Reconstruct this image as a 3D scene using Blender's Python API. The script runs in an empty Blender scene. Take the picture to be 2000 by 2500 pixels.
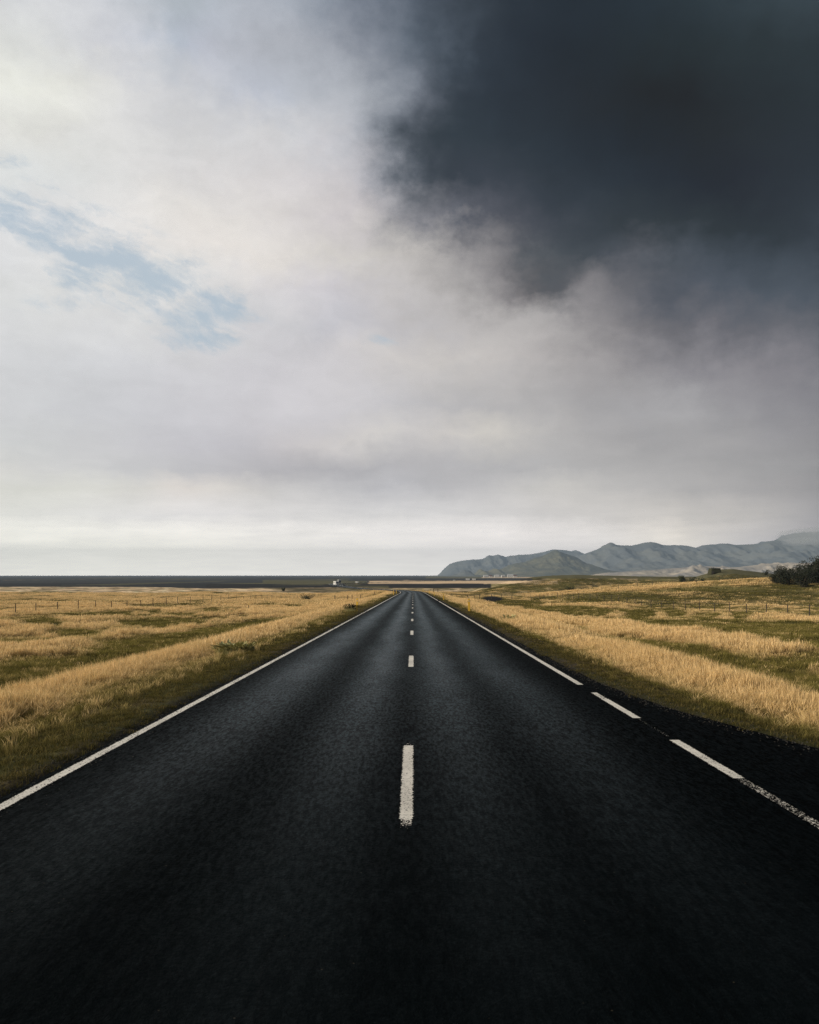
import bpy, math, random
import numpy as np
from mathutils import Vector
rng = np.random.default_rng(7)
random.seed(7)
S = bpy.context.scene
C = S.collection
R = math.radians
CAMH = 1.8125            # eye height over the road
F = 2000.0               # focal length in photo pixels (photo is 2000 wide)
HZ = 1404.0              # row of the horizon in the photo

# ------------------------------------------------------------------ camera
cd = bpy.data.cameras.new('camera'); cam = bpy.data.objects.new('camera', cd); C.objects.link(cam)
cd.sensor_fit = 'HORIZONTAL'; cd.sensor_width = 36; cd.lens = 36
cam.location = (0, 0, CAMH); cam.rotation_euler = (R(90), 0, 0)
cd.shift_y = (HZ - 1250) / 2000.0
cd.clip_start = 0.05; cd.clip_end = 60000
S.camera = cam

# ------------------------------------------------------------------ sun, exposure
SUN_EL, SUN_AZ = 21.0, -100.0      # azimuth from straight ahead, minus is left
sd = bpy.data.lights.new('sun', 'SUN'); sun = bpy.data.objects.new('sun', sd); C.objects.link(sun)
sd.energy = 5.0; sd.angle = R(2.5); sd.color = (1.0, 0.88, 0.70)
dvec = Vector((math.sin(R(SUN_AZ)) * math.cos(R(SUN_EL)), math.cos(R(SUN_AZ)) * math.cos(R(SUN_EL)), math.sin(R(SUN_EL))))
sun.rotation_euler = dvec.to_track_quat('Z', 'Y').to_euler()
S.view_settings.view_transform = 'Standard'; S.view_settings.look = 'None'
S.view_settings.exposure = 0.0; S.view_settings.gamma = 1.0; S.view_settings.use_curve_mapping = False
S.cycles.use_denoising = True; S.cycles.denoiser = 'OPENIMAGEDENOISE'; S.cycles.denoising_input_passes = 'RGB_ALBEDO_NORMAL'; S.cycles.denoising_prefilter = 'NONE'
S.cycles.max_bounces = 5; S.cycles.diffuse_bounces = 2; S.cycles.glossy_bounces = 2
S.cycles.transmission_bounces = 3; S.cycles.transparent_max_bounces = 12; S.cycles.volume_bounces = 0

# ------------------------------------------------------------------ node helpers
class NT:
    def __init__(s, tree): s.t = tree; s.n = tree.nodes; s.l = tree.links
    def node(s, typ, **kw):
        n = s.n.new(typ)
        for k, v in kw.items(): setattr(n, k, v)
        return n
    def put(s, sock, v):
        if isinstance(v, bpy.types.NodeSocket): s.l.new(v, sock)
        elif v is not None: sock.default_value = v
    def m(s, op, a, b=None, c=None, clamp=False):
        n = s.node('ShaderNodeMath', operation=op, use_clamp=clamp)
        for i, v in enumerate((a, b, c)):
            if v is not None: s.put(n.inputs[i], v)
        return n.outputs[0]
    def v(s, op, a, b=None, sc=None):
        n = s.node('ShaderNodeVectorMath', operation=op)
        s.put(n.inputs[0], a)
        if b is not None: s.put(n.inputs[1], b)
        if sc is not None: s.put(n.inputs['Scale'], sc)
        return n.outputs['Value'] if op in ('LENGTH', 'DISTANCE', 'DOT_PRODUCT') else n.outputs[0]
    def noise(s, vec, scale, detail=4, rough=0.5, dist=0.0, dim='3D', color=False):
        n = s.node('ShaderNodeTexNoise', noise_dimensions=dim)
        s.put(n.inputs['Vector'], vec); n.inputs['Scale'].default_value = scale
        n.inputs['Detail'].default_value = detail; n.inputs['Roughness'].default_value = rough
        n.inputs['Distortion'].default_value = dist
        return n.outputs['Color' if color else 'Fac']
    def rng(s, v, a, b, c=0.0, d=1.0, smooth=False):
        n = s.node('ShaderNodeMapRange', interpolation_type='SMOOTHSTEP' if smooth else 'LINEAR')
        s.put(n.inputs[0], v)
        for i, x in enumerate((a, b, c, d)): n.inputs[i + 1].default_value = x
        return n.outputs[0]
    def mix(s, f, a, b, mode='MIX'):
        n = s.node('ShaderNodeMix', data_type='RGBA', blend_type=mode)
        s.put(n.inputs[0], f); s.put(n.inputs[6], a); s.put(n.inputs[7], b)
        return n.outputs[2]
    def comb(s, x=0.0, y=0.0, z=0.0):
        n = s.node('ShaderNodeCombineXYZ')
        for i, v in enumerate((x, y, z)): s.put(n.inputs[i], v)
        return n.outputs[0]
    def sep(s, v):
        n = s.node('ShaderNodeSeparateXYZ'); s.put(n.inputs[0], v); return n.outputs

def srgb(r, g, b):
    f = lambda c: (c / 255 / 12.92) if c / 255 <= 0.04045 else ((c / 255 + 0.055) / 1.055) ** 2.4
    return (f(r), f(g), f(b), 1.0)

# ------------------------------------------------------------------ sky: Nishita seen through a cloud cover
W = bpy.data.worlds.new('World'); S.world = W; W.use_nodes = True
W.node_tree.nodes.clear(); t = NT(W.node_tree)
out = t.node('ShaderNodeOutputWorld'); bg = t.node('ShaderNodeBackground')
t.l.new(bg.outputs[0], out.inputs[0])
sky = t.node('ShaderNodeTexSky', sky_type='NISHITA', sun_disc=False, sun_elevation=R(SUN_EL), sun_rotation=R(SUN_AZ))
D = t.node('ShaderNodeTexCoord').outputs['Generated']
dx, dy, dz = t.sep(D)
# cloud-deck coordinates: streaks crowd together towards the horizon
inv = t.m('DIVIDE', 1.0, t.m('ADD', t.m('MAXIMUM', dz, 0.0), 0.07))
deck = t.comb(t.m('MULTIPLY', dx, inv), t.m('MULTIPLY', dy, inv), 0.0)
hi = t.rng(dz, 0.02, 0.28, 0.12, 1.0, True)
w1 = t.v('SUBTRACT', t.noise(D, 4.0, 3, 0.5, color=True), (0.5, 0.5, 0.5))
w2 = t.v('SUBTRACT', t.noise(deck, 0.9, 5, 0.6, color=True), (0.5, 0.5, 0.5))
w3 = t.v('SUBTRACT', t.noise(D, 13.0, 6, 0.62, color=True), (0.5, 0.5, 0.5))
w4 = t.v('SUBTRACT', t.noise(t.v('MULTIPLY', D, (1, 1, 1.6)), 34.0, 5, 0.62, color=True), (0.5, 0.5, 0.5))
warp = t.v('ADD', t.v('MULTIPLY', t.v('SCALE', t.v('ADD', t.v('SCALE', w1, sc=0.08), t.v('ADD', t.v('SCALE', w3, sc=0.095), t.v('SCALE', w4, sc=0.045))), sc=hi), (1, 1, 0)), t.v('MULTIPLY', w2, (0.05, 0.020, 0)))
az = t.m('ARCTAN2', dx, dy)
q = t.m('DIVIDE', dz, t.m('MULTIPLY', t.m('SQRT', t.m('MAXIMUM', t.m('SUBTRACT', 1.0, t.m('MULTIPLY', dz, dz)), 1e-5)), t.m('MAXIMUM', t.m('COSINE', az), 0.8)))
P = t.v('ADD', t.comb(az, q, 0.0), warp); paz, pq, _ = t.sep(P)
# rows of cloud colour by bearing; each row at one height above the horizon
HAZE_TAU, HAZE_L = 0.045, (0.25, 0.31, 0.35)
def clear_col(c, qq):
    s_ = math.sin(math.atan(max(qq, 0.001))); tau = min(HAZE_TAU / s_, 1.29); tr = math.exp(-tau)
    k = 1 + 0.17 * max(0, 1 - qq / 0.055)
    return tuple(max(0.004, (a * k - (1 - tr) * l) / tr) for a, l in zip(srgb(*c)[:3], HAZE_L)) + (1,)
ROWS = [
 (1404, [(-300,(222,223,216)),(0,(224,225,219)),(500,(219,220,216)),(1000,(210,211,209)),(1300,(207,208,208)),(1600,(200,200,200)),(2000,(160,164,168)),(2400,(120,126,134))]),
 (1330, [(-300,(220,221,215)),(0,(220,222,217)),(300,(220,222,217)),(600,(216,217,214)),(1000,(212,213,213)),(1300,(209,209,209)),(1500,(206,207,207)),(1650,(213,211,204)),(1720,(200,200,198)),(1850,(184,186,188)),(2000,(160,163,168)),(2400,(118,124,132))]),
 (1260, [(-300,(220,221,216)),(0,(223,225,219)),(400,(221,221,222)),(700,(213,213,212)),(1000,(210,211,212)),(1300,(203,203,203)),(1640,(202,200,196)),(1850,(190,189,187)),(2000,(170,171,174)),(2400,(118,124,132))]),
 (1190, [(-300,(214,214,211)),(100,(214,215,211)),(340,(206,206,204)),(430,(220,217,214)),(560,(207,206,204)),(700,(197,197,197)),(950,(185,186,189)),(1050,(179,180,183)),(1200,(192,192,193)),(1350,(204,203,199)),(1500,(184,184,184)),(1700,(178,178,178)),(2000,(160,160,162)),(2400,(110,114,120))]),
 (1140, [(-300,(210,211,208)),(0,(214,214,212)),(250,(201,202,203)),(500,(190,190,192)),(680,(178,178,182)),(870,(175,176,180)),(1000,(184,184,187)),(1250,(180,181,183)),(1500,(177,177,177)),(1750,(171,171,172)),(2000,(155,156,158)),(2400,(104,108,115))]),
 (1075, [(-300,(206,208,208)),(150,(204,205,205)),(400,(192,192,195)),(620,(191,191,194)),(750,(200,198,199)),(930,(205,204,202)),(1030,(194,193,194)),(1170,(207,205,201)),(1260,(190,189,188)),(1480,(163,163,165)),(1700,(169,169,170)),(2000,(152,152,155)),(2400,(96,100,108))]),
 (1000, [(-300,(205,206,207)),(0,(206,207,208)),(250,(200,201,203)),(500,(198,198,201)),(750,(205,204,206)),(1000,(189,189,191)),(1250,(182,181,181)),(1480,(158,158,161)),(1650,(176,176,178)),(1800,(154,154,157)),(2000,(146,146,151)),(2400,(92,97,106))]),
 (875, [(-300,(207,208,209)),(0,(207,208,209)),(250,(209,210,212)),(500,(206,206,208)),(750,(206,205,208)),(1000,(201,199,197)),(1250,(188,185,184)),(1500,(153,151,153)),(1640,(138,138,143)),(1850,(138,137,142)),(2000,(132,132,138)),(2400,(86,92,102))]),
 (790, [(-300,(211,212,213)),(0,(212,213,214)),(500,(214,214,214)),(750,(198,198,201)),(900,(192,192,196)),(1125,(189,187,186)),(1300,(175,173,173)),(1420,(149,147,149)),(1600,(113,114,119)),(1800,(105,107,114)),(2000,(110,113,120)),(2400,(76,84,94))]),
 (700, [(-300,(214,216,216)),(0,(215,216,216)),(250,(218,218,217)),(500,(218,218,217)),(750,(206,204,206)),(875,(198,197,200)),(1000,(197,195,194)),(1130,(170,168,168)),(1240,(140,138,140)),(1300,(104,104,107)),(1350,(86,91,97)),(1390,(102,104,109)),(1440,(134,133,136)),(1520,(116,117,122)),(1625,(90,95,104)),(1750,(84,92,102)),(2000,(87,96,106)),(2400,(67,75,85))]),
 (610, [(-300,(218,219,220)),(0,(218,219,220)),(300,(220,219,218)),(550,(223,220,217)),(800,(211,209,207)),(1000,(189,187,185)),(1125,(160,158,159)),(1250,(120,120,124)),(1320,(86,92,98)),(1400,(72,80,87)),(1470,(78,85,93)),(1540,(99,102,109)),(1625,(78,86,94)),(1800,(68,77,86)),(2000,(75,84,93)),(2400,(58,67,76))]),
 (525, [(-300,(219,220,221)),(0,(219,220,221)),(250,(222,221,220)),(500,(223,221,218)),(750,(208,206,206)),(875,(202,199,200)),(960,(163,163,167)),(1040,(122,124,131)),(1125,(90,95,104)),(1250,(85,89,98)),(1380,(68,76,84)),(1500,(60,68,74)),(1750,(52,60,65)),(2000,(59,67,75)),(2400,(52,60,68))]),
 (430, [(-300,(221,222,221)),(0,(220,222,222)),(250,(220,220,219)),(500,(214,213,213)),(700,(208,206,206)),(850,(196,195,198)),(925,(142,146,154)),(980,(86,94,103)),(1050,(62,70,78)),(1125,(64,72,81)),(1250,(68,75,84)),(1400,(56,65,73)),(1600,(48,56,64)),(1800,(44,51,59)),(2000,(54,62,69)),(2400,(50,58,66))]),
 (330, [(-300,(224,224,222)),(0,(226,226,223)),(250,(218,218,217)),(500,(211,211,212)),(700,(208,208,209)),(830,(187,189,194)),(920,(123,130,139)),(975,(80,88,97)),(1050,(60,69,77)),(1125,(58,68,76)),(1250,(56,65,73)),(1500,(45,53,61)),(1700,(40,46,52)),(2000,(52,60,67)),(2400,(50,58,66))]),
 (220, [(-300,(226,226,224)),(0,(230,231,226)),(150,(226,226,222)),(350,(212,212,213)),(500,(204,205,207)),(620,(184,187,194)),(720,(189,192,197)),(850,(172,176,183)),(940,(135,142,152)),(1000,(102,109,120)),(1080,(69,78,87)),(1150,(56,65,74)),(1300,(49,57,65)),(1550,(39,45,49)),(1750,(42,48,53)),(2000,(50,59,64)),(2400,(48,56,64))]),
 (100, [(-300,(222,223,222)),(0,(224,225,223)),(200,(213,214,216)),(350,(201,202,206)),(430,(181,187,194)),(520,(190,192,199)),(600,(178,182,190)),(750,(174,178,186)),(860,(144,150,161)),(960,(104,114,126)),(1080,(77,87,98)),(1180,(54,63,72)),(1350,(45,52,60)),(1600,(44,52,56)),(2000,(54,64,69)),(2400,(50,58,66))]),
 (-20, [(-300,(209,210,213)),(0,(215,216,217)),(250,(204,205,208)),(400,(176,184,192)),(500,(173,181,189)),(620,(173,178,187)),(750,(152,160,171)),(875,(119,128,141)),(1000,(87,97,110)),(1125,(65,74,83)),(1250,(48,56,64)),(1500,(46,55,63)),(1750,(49,59,65)),(2000,(65,77,84)),(2400,(57,66,74))]),
]
A0, A1 = math.atan(-1300 / F), math.atan(1400 / F)
fz = t.m('DIVIDE', t.m('SUBTRACT', paz, A0), A1 - A0)
cur = None
def tune(ry, stops):
    o_ = []
    for x, c in stops:
        lum = sum(c) / 3
        if x < 1250 and lum > 185 and ry < 1195: c = tuple(min(252, lum * 1.012 + (v_ - lum) * 1.7) for v_ in c)
        if 820 < x < 1110 and 90 < ry < 450: x += 34 * (1 - abs(x - 960) / 260)
        o_.append((x, c))
    return o_
for i, (ry, stops) in enumerate(ROWS):
    stops = tune(ry, stops)
    qq = (HZ - ry) / F
    cr = t.node('ShaderNodeValToRGB'); cr.color_ramp.interpolation = 'B_SPLINE'
    els = cr.color_ramp.elements
    for j, (x, c) in enumerate(stops):
        pos = (math.atan((x - 1000) / F) - A0) / (A1 - A0)
        e = els[j] if j < 2 else els.new(pos)
        e.position = pos
    for j, (x, c) in enumerate(stops): els[j].color = tuple(v_ / 4 for v_ in clear_col(c, qq)[:3]) + (1,)
    t.put(cr.inputs[0], fz)
    if cur is None: cur = cr.outputs[0]
    else:
        q0 = (HZ - ROWS[i - 1][0]) / F; cur = t.mix(t.rng(pq, q0, qq, 0, 1, True) if i % 1 else t.rng(pq, q0, qq), cur, cr.outputs[0])
# the rest of the dome: bright to the left, heavy overhead and to the right
ro = t.node('ShaderNodeValToRGB'); els = ro.color_ramp.elements
for j, (a, c) in enumerate([(-180,(150,152,156)),(-120,(176,177,178)),(-60,(216,216,210)),(-25,(190,194,198)),(0,(110,120,132)),(30,(60,70,80)),(90,(92,100,110)),(140,(110,116,124)),(180,(150,152,156))]):
    e = els[j] if j < 2 else els.new((a + 180) / 360); e.position = (a + 180) / 360; e.color = srgb(*c)
t.put(ro.inputs[0], t.m('ADD', t.m('DIVIDE', az, 2 * math.pi), 0.5))
dome = t.mix(t.rng(dz, 0.45, 0.95, 0, 1, True), ro.outputs[0], srgb(84, 92, 102))
aside = t.m('MAXIMUM', t.rng(t.m('ABSOLUTE', az), 0.58, 0.95, 0, 1, True), t.rng(dz, 0.57, 0.72, 0, 1, True))
cur = t.v('SCALE', cur, sc=4.0)
base = t.mix(aside, cur, dome)
# billow structure
n1 = t.noise(t.v('ADD', D, t.v('SCALE', w1, sc=0.25)), 6.0, 8, 0.58)
n2 = t.noise(t.comb(t.m('MULTIPLY', dx, inv), t.m('MULTIPLY', dy, inv), 3.1), 1.6, 8, 0.60, 0.4)
n3 = t.noise(t.v('ADD', t.v('MULTIPLY', D, (1, 1, 2.2)), t.v('SCALE', w3, sc=0.12)), 15.0, 8, 0.62)
amp = t.rng(dz, 0.0, 0.35, 0.05, 0.25)
g = t.m('ADD', t.m('ADD', 1.0, t.m('MULTIPLY', t.m('SUBTRACT', n3, 0.5), t.m('MULTIPLY', amp, 1.3))), t.m('ADD', t.m('MULTIPLY', t.m('SUBTRACT', n1, 0.5), amp), t.m('MULTIPLY', t.m('SUBTRACT', n2, 0.5), 0.22)))
cloud = t.v('SCALE', base, sc=g)
# clear gaps at the left where the blue shows
gap = None
def pol(x, y): return (math.atan((x - 1000) / F), (HZ - y) / F)
for x, y, rx, ry, am in [(20,510,.06,.034,.85),(130,560,.06,.038,.8),(250,630,.06,.038,.9),(370,690,.06,.034,.9),(500,755,.06,.030,.9),(500,830,.05,.018,.75),(570,750,.02,.022,.9),(170,740,.06,.014,.5),(940,830,.03,.010,.45),(0,395,.03,.012,.55)]:
    p = pol(x, y); qv = t.v('LENGTH', t.v('MULTIPLY', t.v('SUBTRACT', t.comb(az, q, 0), (p[0], p[1], 0)), (1 / rx, 1 / ry, 0)))
    gg = t.m('MULTIPLY', t.m('POWER', math.e, t.m('MULTIPLY', t.m('MULTIPLY', qv, qv), -0.7)), am)
    gap = gg if gap is None else t.m('MAXIMUM', gap, gg)
gs = t.v('ADD', t.comb(t.m('ADD', az, t.m('MULTIPLY', q, 0.9)), t.m('MULTIPLY', t.m('ADD', q, t.m('MULTIPLY', az, 0.30)), 1.9), 0.0), t.v('SCALE', w3, sc=0.10))
gn = t.noise(gs, 9.0, 8, 0.62); gn2 = t.noise(gs, 26.0, 6, 0.65)
env = t.rng(gap, 0.10, 0.45, 0, 1, True)
gap = t.m('ADD', gap, t.m('ADD', t.m('MULTIPLY', t.m('SUBTRACT', gn, 0.5), 1.9), t.m('MULTIPLY', t.m('SUBTRACT', gn2, 0.5), 1.3)))
gap = t.rng(gap, 0.26, 1.0, 0.0, 0.92, True)
gap = t.m('MULTIPLY', t.m('MULTIPLY', gap, env), 0.9)
blue = t.mix(0.75, t.v('SCALE', sky.outputs[0], sc=0.10), srgb(192, 209, 222))
final = t.mix(gap, cloud, blue)
final = t.mix(t.rng(dz, -0.03, -0.002, 0, 1), (0.10, 0.10, 0.09, 1), final)
t.put(bg.inputs[0], final); bg.inputs[1].default_value = 1.0
W.cycles.sampling_method = 'MANUAL'; W.cycles.sample_map_resolution = 512

# ------------------------------------------------------------------ materials
def mat(name, build):
    m = bpy.data.materials.new(name); m.use_nodes = True; m.node_tree.nodes.clear()
    t = NT(m.node_tree); o = t.node('ShaderNodeOutputMaterial'); build(t, o); return m
def principled(t, o, col, rough=0.7, spec=0.3, bump=None, bstr=0.3, bdist=0.02, metal=0.0):
    p = t.node('ShaderNodeBsdfPrincipled')
    t.put(p.inputs['Base Color'], col); t.put(p.inputs['Roughness'], rough)
    t.put(p.inputs['Specular IOR Level'], spec); t.put(p.inputs['Metallic'], metal)
    if bump is not None:
        b = t.node('ShaderNodeBump'); t.put(b.inputs['Strength'], bstr); b.inputs['Distance'].default_value = bdist
        t.put(b.inputs['Height'], bump); t.l.new(b.outputs[0], p.inputs['Normal'])
    t.l.new(p.outputs[0], o.inputs[0]); return p
def simple(name, col, rough=0.6, spec=0.3, var=0.15, scale=3.0, metal=0.0):
    def b(t, o):
        n = t.noise(t.node('ShaderNodeTexCoord').outputs['Object'], scale, 5, 0.6)
        c = t.mix(n, tuple(x * (1 - var) for x in col[:3]) + (1,), tuple(min(1, x * (1 + var)) for x in col[:3]) + (1,))
        principled(t, o, c, rough, spec, n, 0.1, 0.01, metal)
    return mat(name, b)
M = {}
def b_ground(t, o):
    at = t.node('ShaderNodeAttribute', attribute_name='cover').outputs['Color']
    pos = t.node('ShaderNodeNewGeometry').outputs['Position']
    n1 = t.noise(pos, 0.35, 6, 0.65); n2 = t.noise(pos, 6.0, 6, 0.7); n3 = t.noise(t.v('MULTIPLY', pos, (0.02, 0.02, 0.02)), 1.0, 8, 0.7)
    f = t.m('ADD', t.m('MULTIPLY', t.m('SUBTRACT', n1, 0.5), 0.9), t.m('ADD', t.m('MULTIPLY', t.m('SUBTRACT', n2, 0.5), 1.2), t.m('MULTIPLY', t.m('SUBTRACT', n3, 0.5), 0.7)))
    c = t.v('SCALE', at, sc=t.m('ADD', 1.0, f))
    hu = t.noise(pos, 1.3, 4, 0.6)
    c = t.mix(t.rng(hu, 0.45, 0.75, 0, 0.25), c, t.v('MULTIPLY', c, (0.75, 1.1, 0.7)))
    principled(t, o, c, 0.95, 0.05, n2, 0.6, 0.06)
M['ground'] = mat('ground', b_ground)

def b_asphalt(t, o):
    uv = t.node('ShaderNodeUVMap', uv_map='UVMap').outputs[0]
    sx, sy, _ = t.sep(uv)
    pos = t.node('ShaderNodeNewGeometry').outputs['Position']
    wob = t.m('MULTIPLY', t.m('SUBTRACT', t.noise(t.v('MULTIPLY', uv, (0.5, 0.12, 1)), 1.0, 3), 0.5), 0.5)
    s = t.m('ADD', sx, wob)
    band = None
    for c, w, a in [(-2.30, .40, .9), (-0.70, .33, 1.0), (0.58, .30, .9), (1.78, .36, .65)]:
        d = t.m('DIVIDE', t.m('SUBTRACT', s, c), w)
        e = t.m('MULTIPLY', t.m('POWER', math.e, t.m('MULTIPLY', t.m('MULTIPLY', d, d), -0.5)), a)
        band = e if band is None else t.m('ADD', band, e)
    br = t.noise(t.v('MULTIPLY', uv, (1.6, 0.28, 1)), 1.0, 5, 0.65)
    band = t.m('MULTIPLY', band, t.m('MULTIPLY', t.rng(br, 0.30, 0.65, 0.75, 1.10), t.rng(sy, 3.5, 17.0, 0.08, 1.0)))  # worn tracks; the fade towards the camera paints grazing sheen into their colour
    fine = t.noise(pos, 110.0, 2, 0.8)
    mid = t.noise(pos, 38.0, 3, 0.75)
    crs = t.noise(t.v('MULTIPLY', pos, (1, .25, 1)), 26.0, 2, 0.7)
    crs2 = t.noise(t.v('MULTIPLY', pos, (1, .15, 1)), 10.0, 3, 0.75)
    big = t.noise(pos, 1.1, 5, 0.6)
    vor = t.node('ShaderNodeTexVoronoi'); t.put(vor.inputs['Vector'], pos); vor.inputs['Scale'].default_value = 70
    chip = t.rng(t.sep(vor.outputs['Color'])[0], 0.72, 1.0, 0, 1)
    near_ = t.rng(sy, 4, 14, 1, 0); far_ = t.rng(sy, 12, 45, 0, 1)
    stone = t.m('ADD', t.m('MULTIPLY', t.rng(fine, 0.50, 0.70, 0, 1), 0.8), t.m('MULTIPLY', chip, 0.7))
    stone = t.m('ADD', stone, t.m('MULTIPLY', t.rng(mid, 0.46, 0.70, 0, 1), 1.6))
    flk = t.m('ADD', t.m('MULTIPLY', t.rng(crs, 0.40, 0.64, 0, 1), t.rng(sy, 4, 11, 0.35, 1.0)), t.m('MULTIPLY', t.rng(crs2, 0.38, 0.62, 0, 1), t.m('MULTIPLY', far_, 1.0)))
    v = t.m('ADD', 0.0036, t.m('MULTIPLY', band, 0.0260))
    tex = t.m('MULTIPLY', t.m('ADD', 0.30, t.m('MULTIPLY', stone, 1.15)), t.m('ADD', 0.10, t.m('MULTIPLY', flk, 1.5)))
    nk = t.rng(sy, 3.0, 10.0, 0.72, 0.0)
    tex = t.m('ADD', t.m('MULTIPLY', tex, t.m('SUBTRACT', 1.0, nk)), t.m('MULTIPLY', nk, 1.05))
    v = t.m('MULTIPLY', v, tex)
    v = t.m('MULTIPLY', v, t.rng(big, 0.3, 0.7, 0.92, 1.08))
    # a few longitudinal seams and darker bitumen patches
    seam = t.noise(t.v('MULTIPLY', uv, (1.0, 0.05, 1)), 2.2, 6, 0.7)
    v = t.m('MULTIPLY', v, t.rng(t.m('ABSOLUTE', t.m('SUBTRACT', seam, 0.5)), 0.0, 0.012, 0.65, 1.0))
    c = t.v('SCALE', (0.60, 1.0, 1.22), sc=v)
    # rare pale grit and straw specks
    v2 = t.node('ShaderNodeTexVoronoi'); t.put(v2.inputs['Vector'], pos); v2.inputs['Scale'].default_value = 16
    sp = t.m('MULTIPLY', t.rng(v2.outputs['Distance'], 0.05, 0.09, 1, 0), t.m('GREATER_THAN', t.sep(v2.outputs['Color'])[1], 0.93))
    c = t.mix(t.m('MULTIPLY', sp, 0.7), c, (0.07, 0.06, 0.045, 1))
    rough = t.m('SUBTRACT', 0.85, t.m('MULTIPLY', band, 0.30))
    spec = t.m('ADD', 0.02, t.m('MULTIPLY', band, 0.50))
    spec = t.m('MULTIPLY', spec, t.m('MULTIPLY', t.rng(mid, 0.38, 0.66, 0.5, 1.6), t.m('ADD', 0.35, t.m('MULTIPLY', flk, 1.1))))
    h = t.m('ADD', t.m('MULTIPLY', fine, 0.8), t.m('ADD', t.m('MULTIPLY', mid, 1.0), t.m('MULTIPLY', vor.outputs['Distance'], 0.6)))
    pb = principled(t, o, c, rough, spec, h, 0.5, 0.006); pb.inputs['Specular Tint'].default_value = (0.66, 0.86, 1.0, 1)
M['asphalt'] = mat('asphalt', b_asphalt)

def b_paint(t, o):
    uv = t.node('ShaderNodeUVMap', uv_map='UVMap').outputs[0]      # x: metres across from the middle, y: metres along
    wear = t.node('ShaderNodeAttribute', attribute_name='wear').outputs['Fac']
    half = t.node('ShaderNodeAttribute', attribute_name='half').outputs['Fac']
    pos = t.node('ShaderNodeNewGeometry').outputs['Position']
    sx, sy, _ = t.sep(uv)
    n = t.noise(pos, 60.0, 2, 0.7); n2 = t.noise(pos, 22.0, 4, 0.7); n3 = t.noise(t.v('MULTIPLY', pos, (3, 1.2, 1)), 1.0, 4, 0.6)
    edge = t.m('SUBTRACT', half, t.m('ABSOLUTE', sx))
    e = t.rng(edge, -0.022, 0.010, -2.6, 0.0)
    nn = t.m('ADD', t.m('MULTIPLY', n, 0.62), t.m('ADD', t.m('MULTIPLY', n2, 0.38), t.m('MULTIPLY', t.m('SUBTRACT', n3, 0.5), 0.10)))
    a = t.m('ADD', t.m('ADD', t.m('MULTIPLY', t.m('SUBTRACT', 0.5, wear), 2.4), e), t.m('MULTIPLY', t.m('SUBTRACT', nn, 0.5), 8.0))
    a = t.rng(a, -0.12, 0.12, 0, 1)
    dirt = t.rng(n3, 0.3, 0.7, 0.75, 1.0)
    c = t.v('SCALE', (0.80, 0.765, 0.70), sc=t.m('MULTIPLY', dirt, t.rng(n2, 0.2, 0.8, 0.8, 1.1)))
    p = t.node('ShaderNodeBsdfPrincipled'); t.put(p.inputs['Base Color'], c); p.inputs['Roughness'].default_value = 0.6
    b = t.node('ShaderNodeBump'); b.inputs['Strength'].default_value = 0.5; b.inputs['Distance'].default_value = 0.004; t.put(b.inputs['Height'], n); t.l.new(b.outputs[0], p.inputs['Normal'])
    tr = t.node('ShaderNodeBsdfTransparent'); mx = t.node('ShaderNodeMixShader')
    t.put(mx.inputs[0], a); t.l.new(tr.outputs[0], mx.inputs[1]); t.l.new(p.outputs[0], mx.inputs[2]); t.l.new(mx.outputs[0], o.inputs[0])
M['paint'] = mat('road_paint', b_paint)

def grass_mat(name, tip, base, tip2, trans=0.35):
    def b(t, o):
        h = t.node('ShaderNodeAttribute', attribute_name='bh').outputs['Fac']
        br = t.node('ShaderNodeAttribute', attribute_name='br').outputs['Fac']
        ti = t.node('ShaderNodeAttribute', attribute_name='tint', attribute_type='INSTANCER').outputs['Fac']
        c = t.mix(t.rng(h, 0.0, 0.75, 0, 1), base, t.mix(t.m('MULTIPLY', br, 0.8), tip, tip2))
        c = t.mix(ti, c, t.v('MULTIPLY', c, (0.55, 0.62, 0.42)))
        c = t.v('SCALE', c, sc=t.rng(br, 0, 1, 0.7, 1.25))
        d = t.node('ShaderNodeBsdfDiffuse'); t.put(d.inputs[0], c)
        tr = t.node('ShaderNodeBsdfTranslucent'); t.put(tr.inputs[0], c)
        mx = t.node('ShaderNodeMixShader'); mx.inputs[0].default_value = trans
        t.l.new(d.outputs[0], mx.inputs[1]); t.l.new(tr.outputs[0], mx.inputs[2]); t.l.new(mx.outputs[0], o.inputs[0])
    return mat(name, b)
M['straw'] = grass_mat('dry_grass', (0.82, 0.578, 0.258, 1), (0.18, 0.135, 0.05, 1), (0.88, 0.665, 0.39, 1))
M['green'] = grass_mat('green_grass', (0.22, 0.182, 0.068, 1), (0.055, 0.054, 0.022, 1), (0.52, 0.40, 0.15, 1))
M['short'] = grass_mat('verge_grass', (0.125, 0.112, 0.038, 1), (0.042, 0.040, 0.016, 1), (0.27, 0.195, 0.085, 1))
M['leaf'] = simple('leaf', (0.022, 0.027, 0.016), 0.7, 0.2, 0.5, 2.0)
M['leaf_bush'] = simple('leaf_bush', (0.060, 0.066, 0.028), 0.7, 0.2, 0.5, 2.0)
M['leaf_light'] = simple('leaf_light', (0.42, 0.39, 0.18), 0.6, 0.2, 0.5, 8.0)
M['bark'] = simple('bark', (0.06, 0.05, 0.04), 0.9, 0.1, 0.4, 6.0)
M['wood'] = simple('weathered_wood', (0.062, 0.054, 0.046), 0.9, 0.1, 0.4, 12.0)
M['wire'] = simple('wire', (0.14, 0.13, 0.12), 0.5, 0.4, 0.1, 5.0)
M['yellow'] = simple('yellow_plastic', (0.85, 0.52, 0.06), 0.5, 0.4, 0.12, 5.0)
M['reflector'] = simple('reflector', (0.55, 0.56, 0.58), 0.2, 0.6, 0.05)
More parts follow.
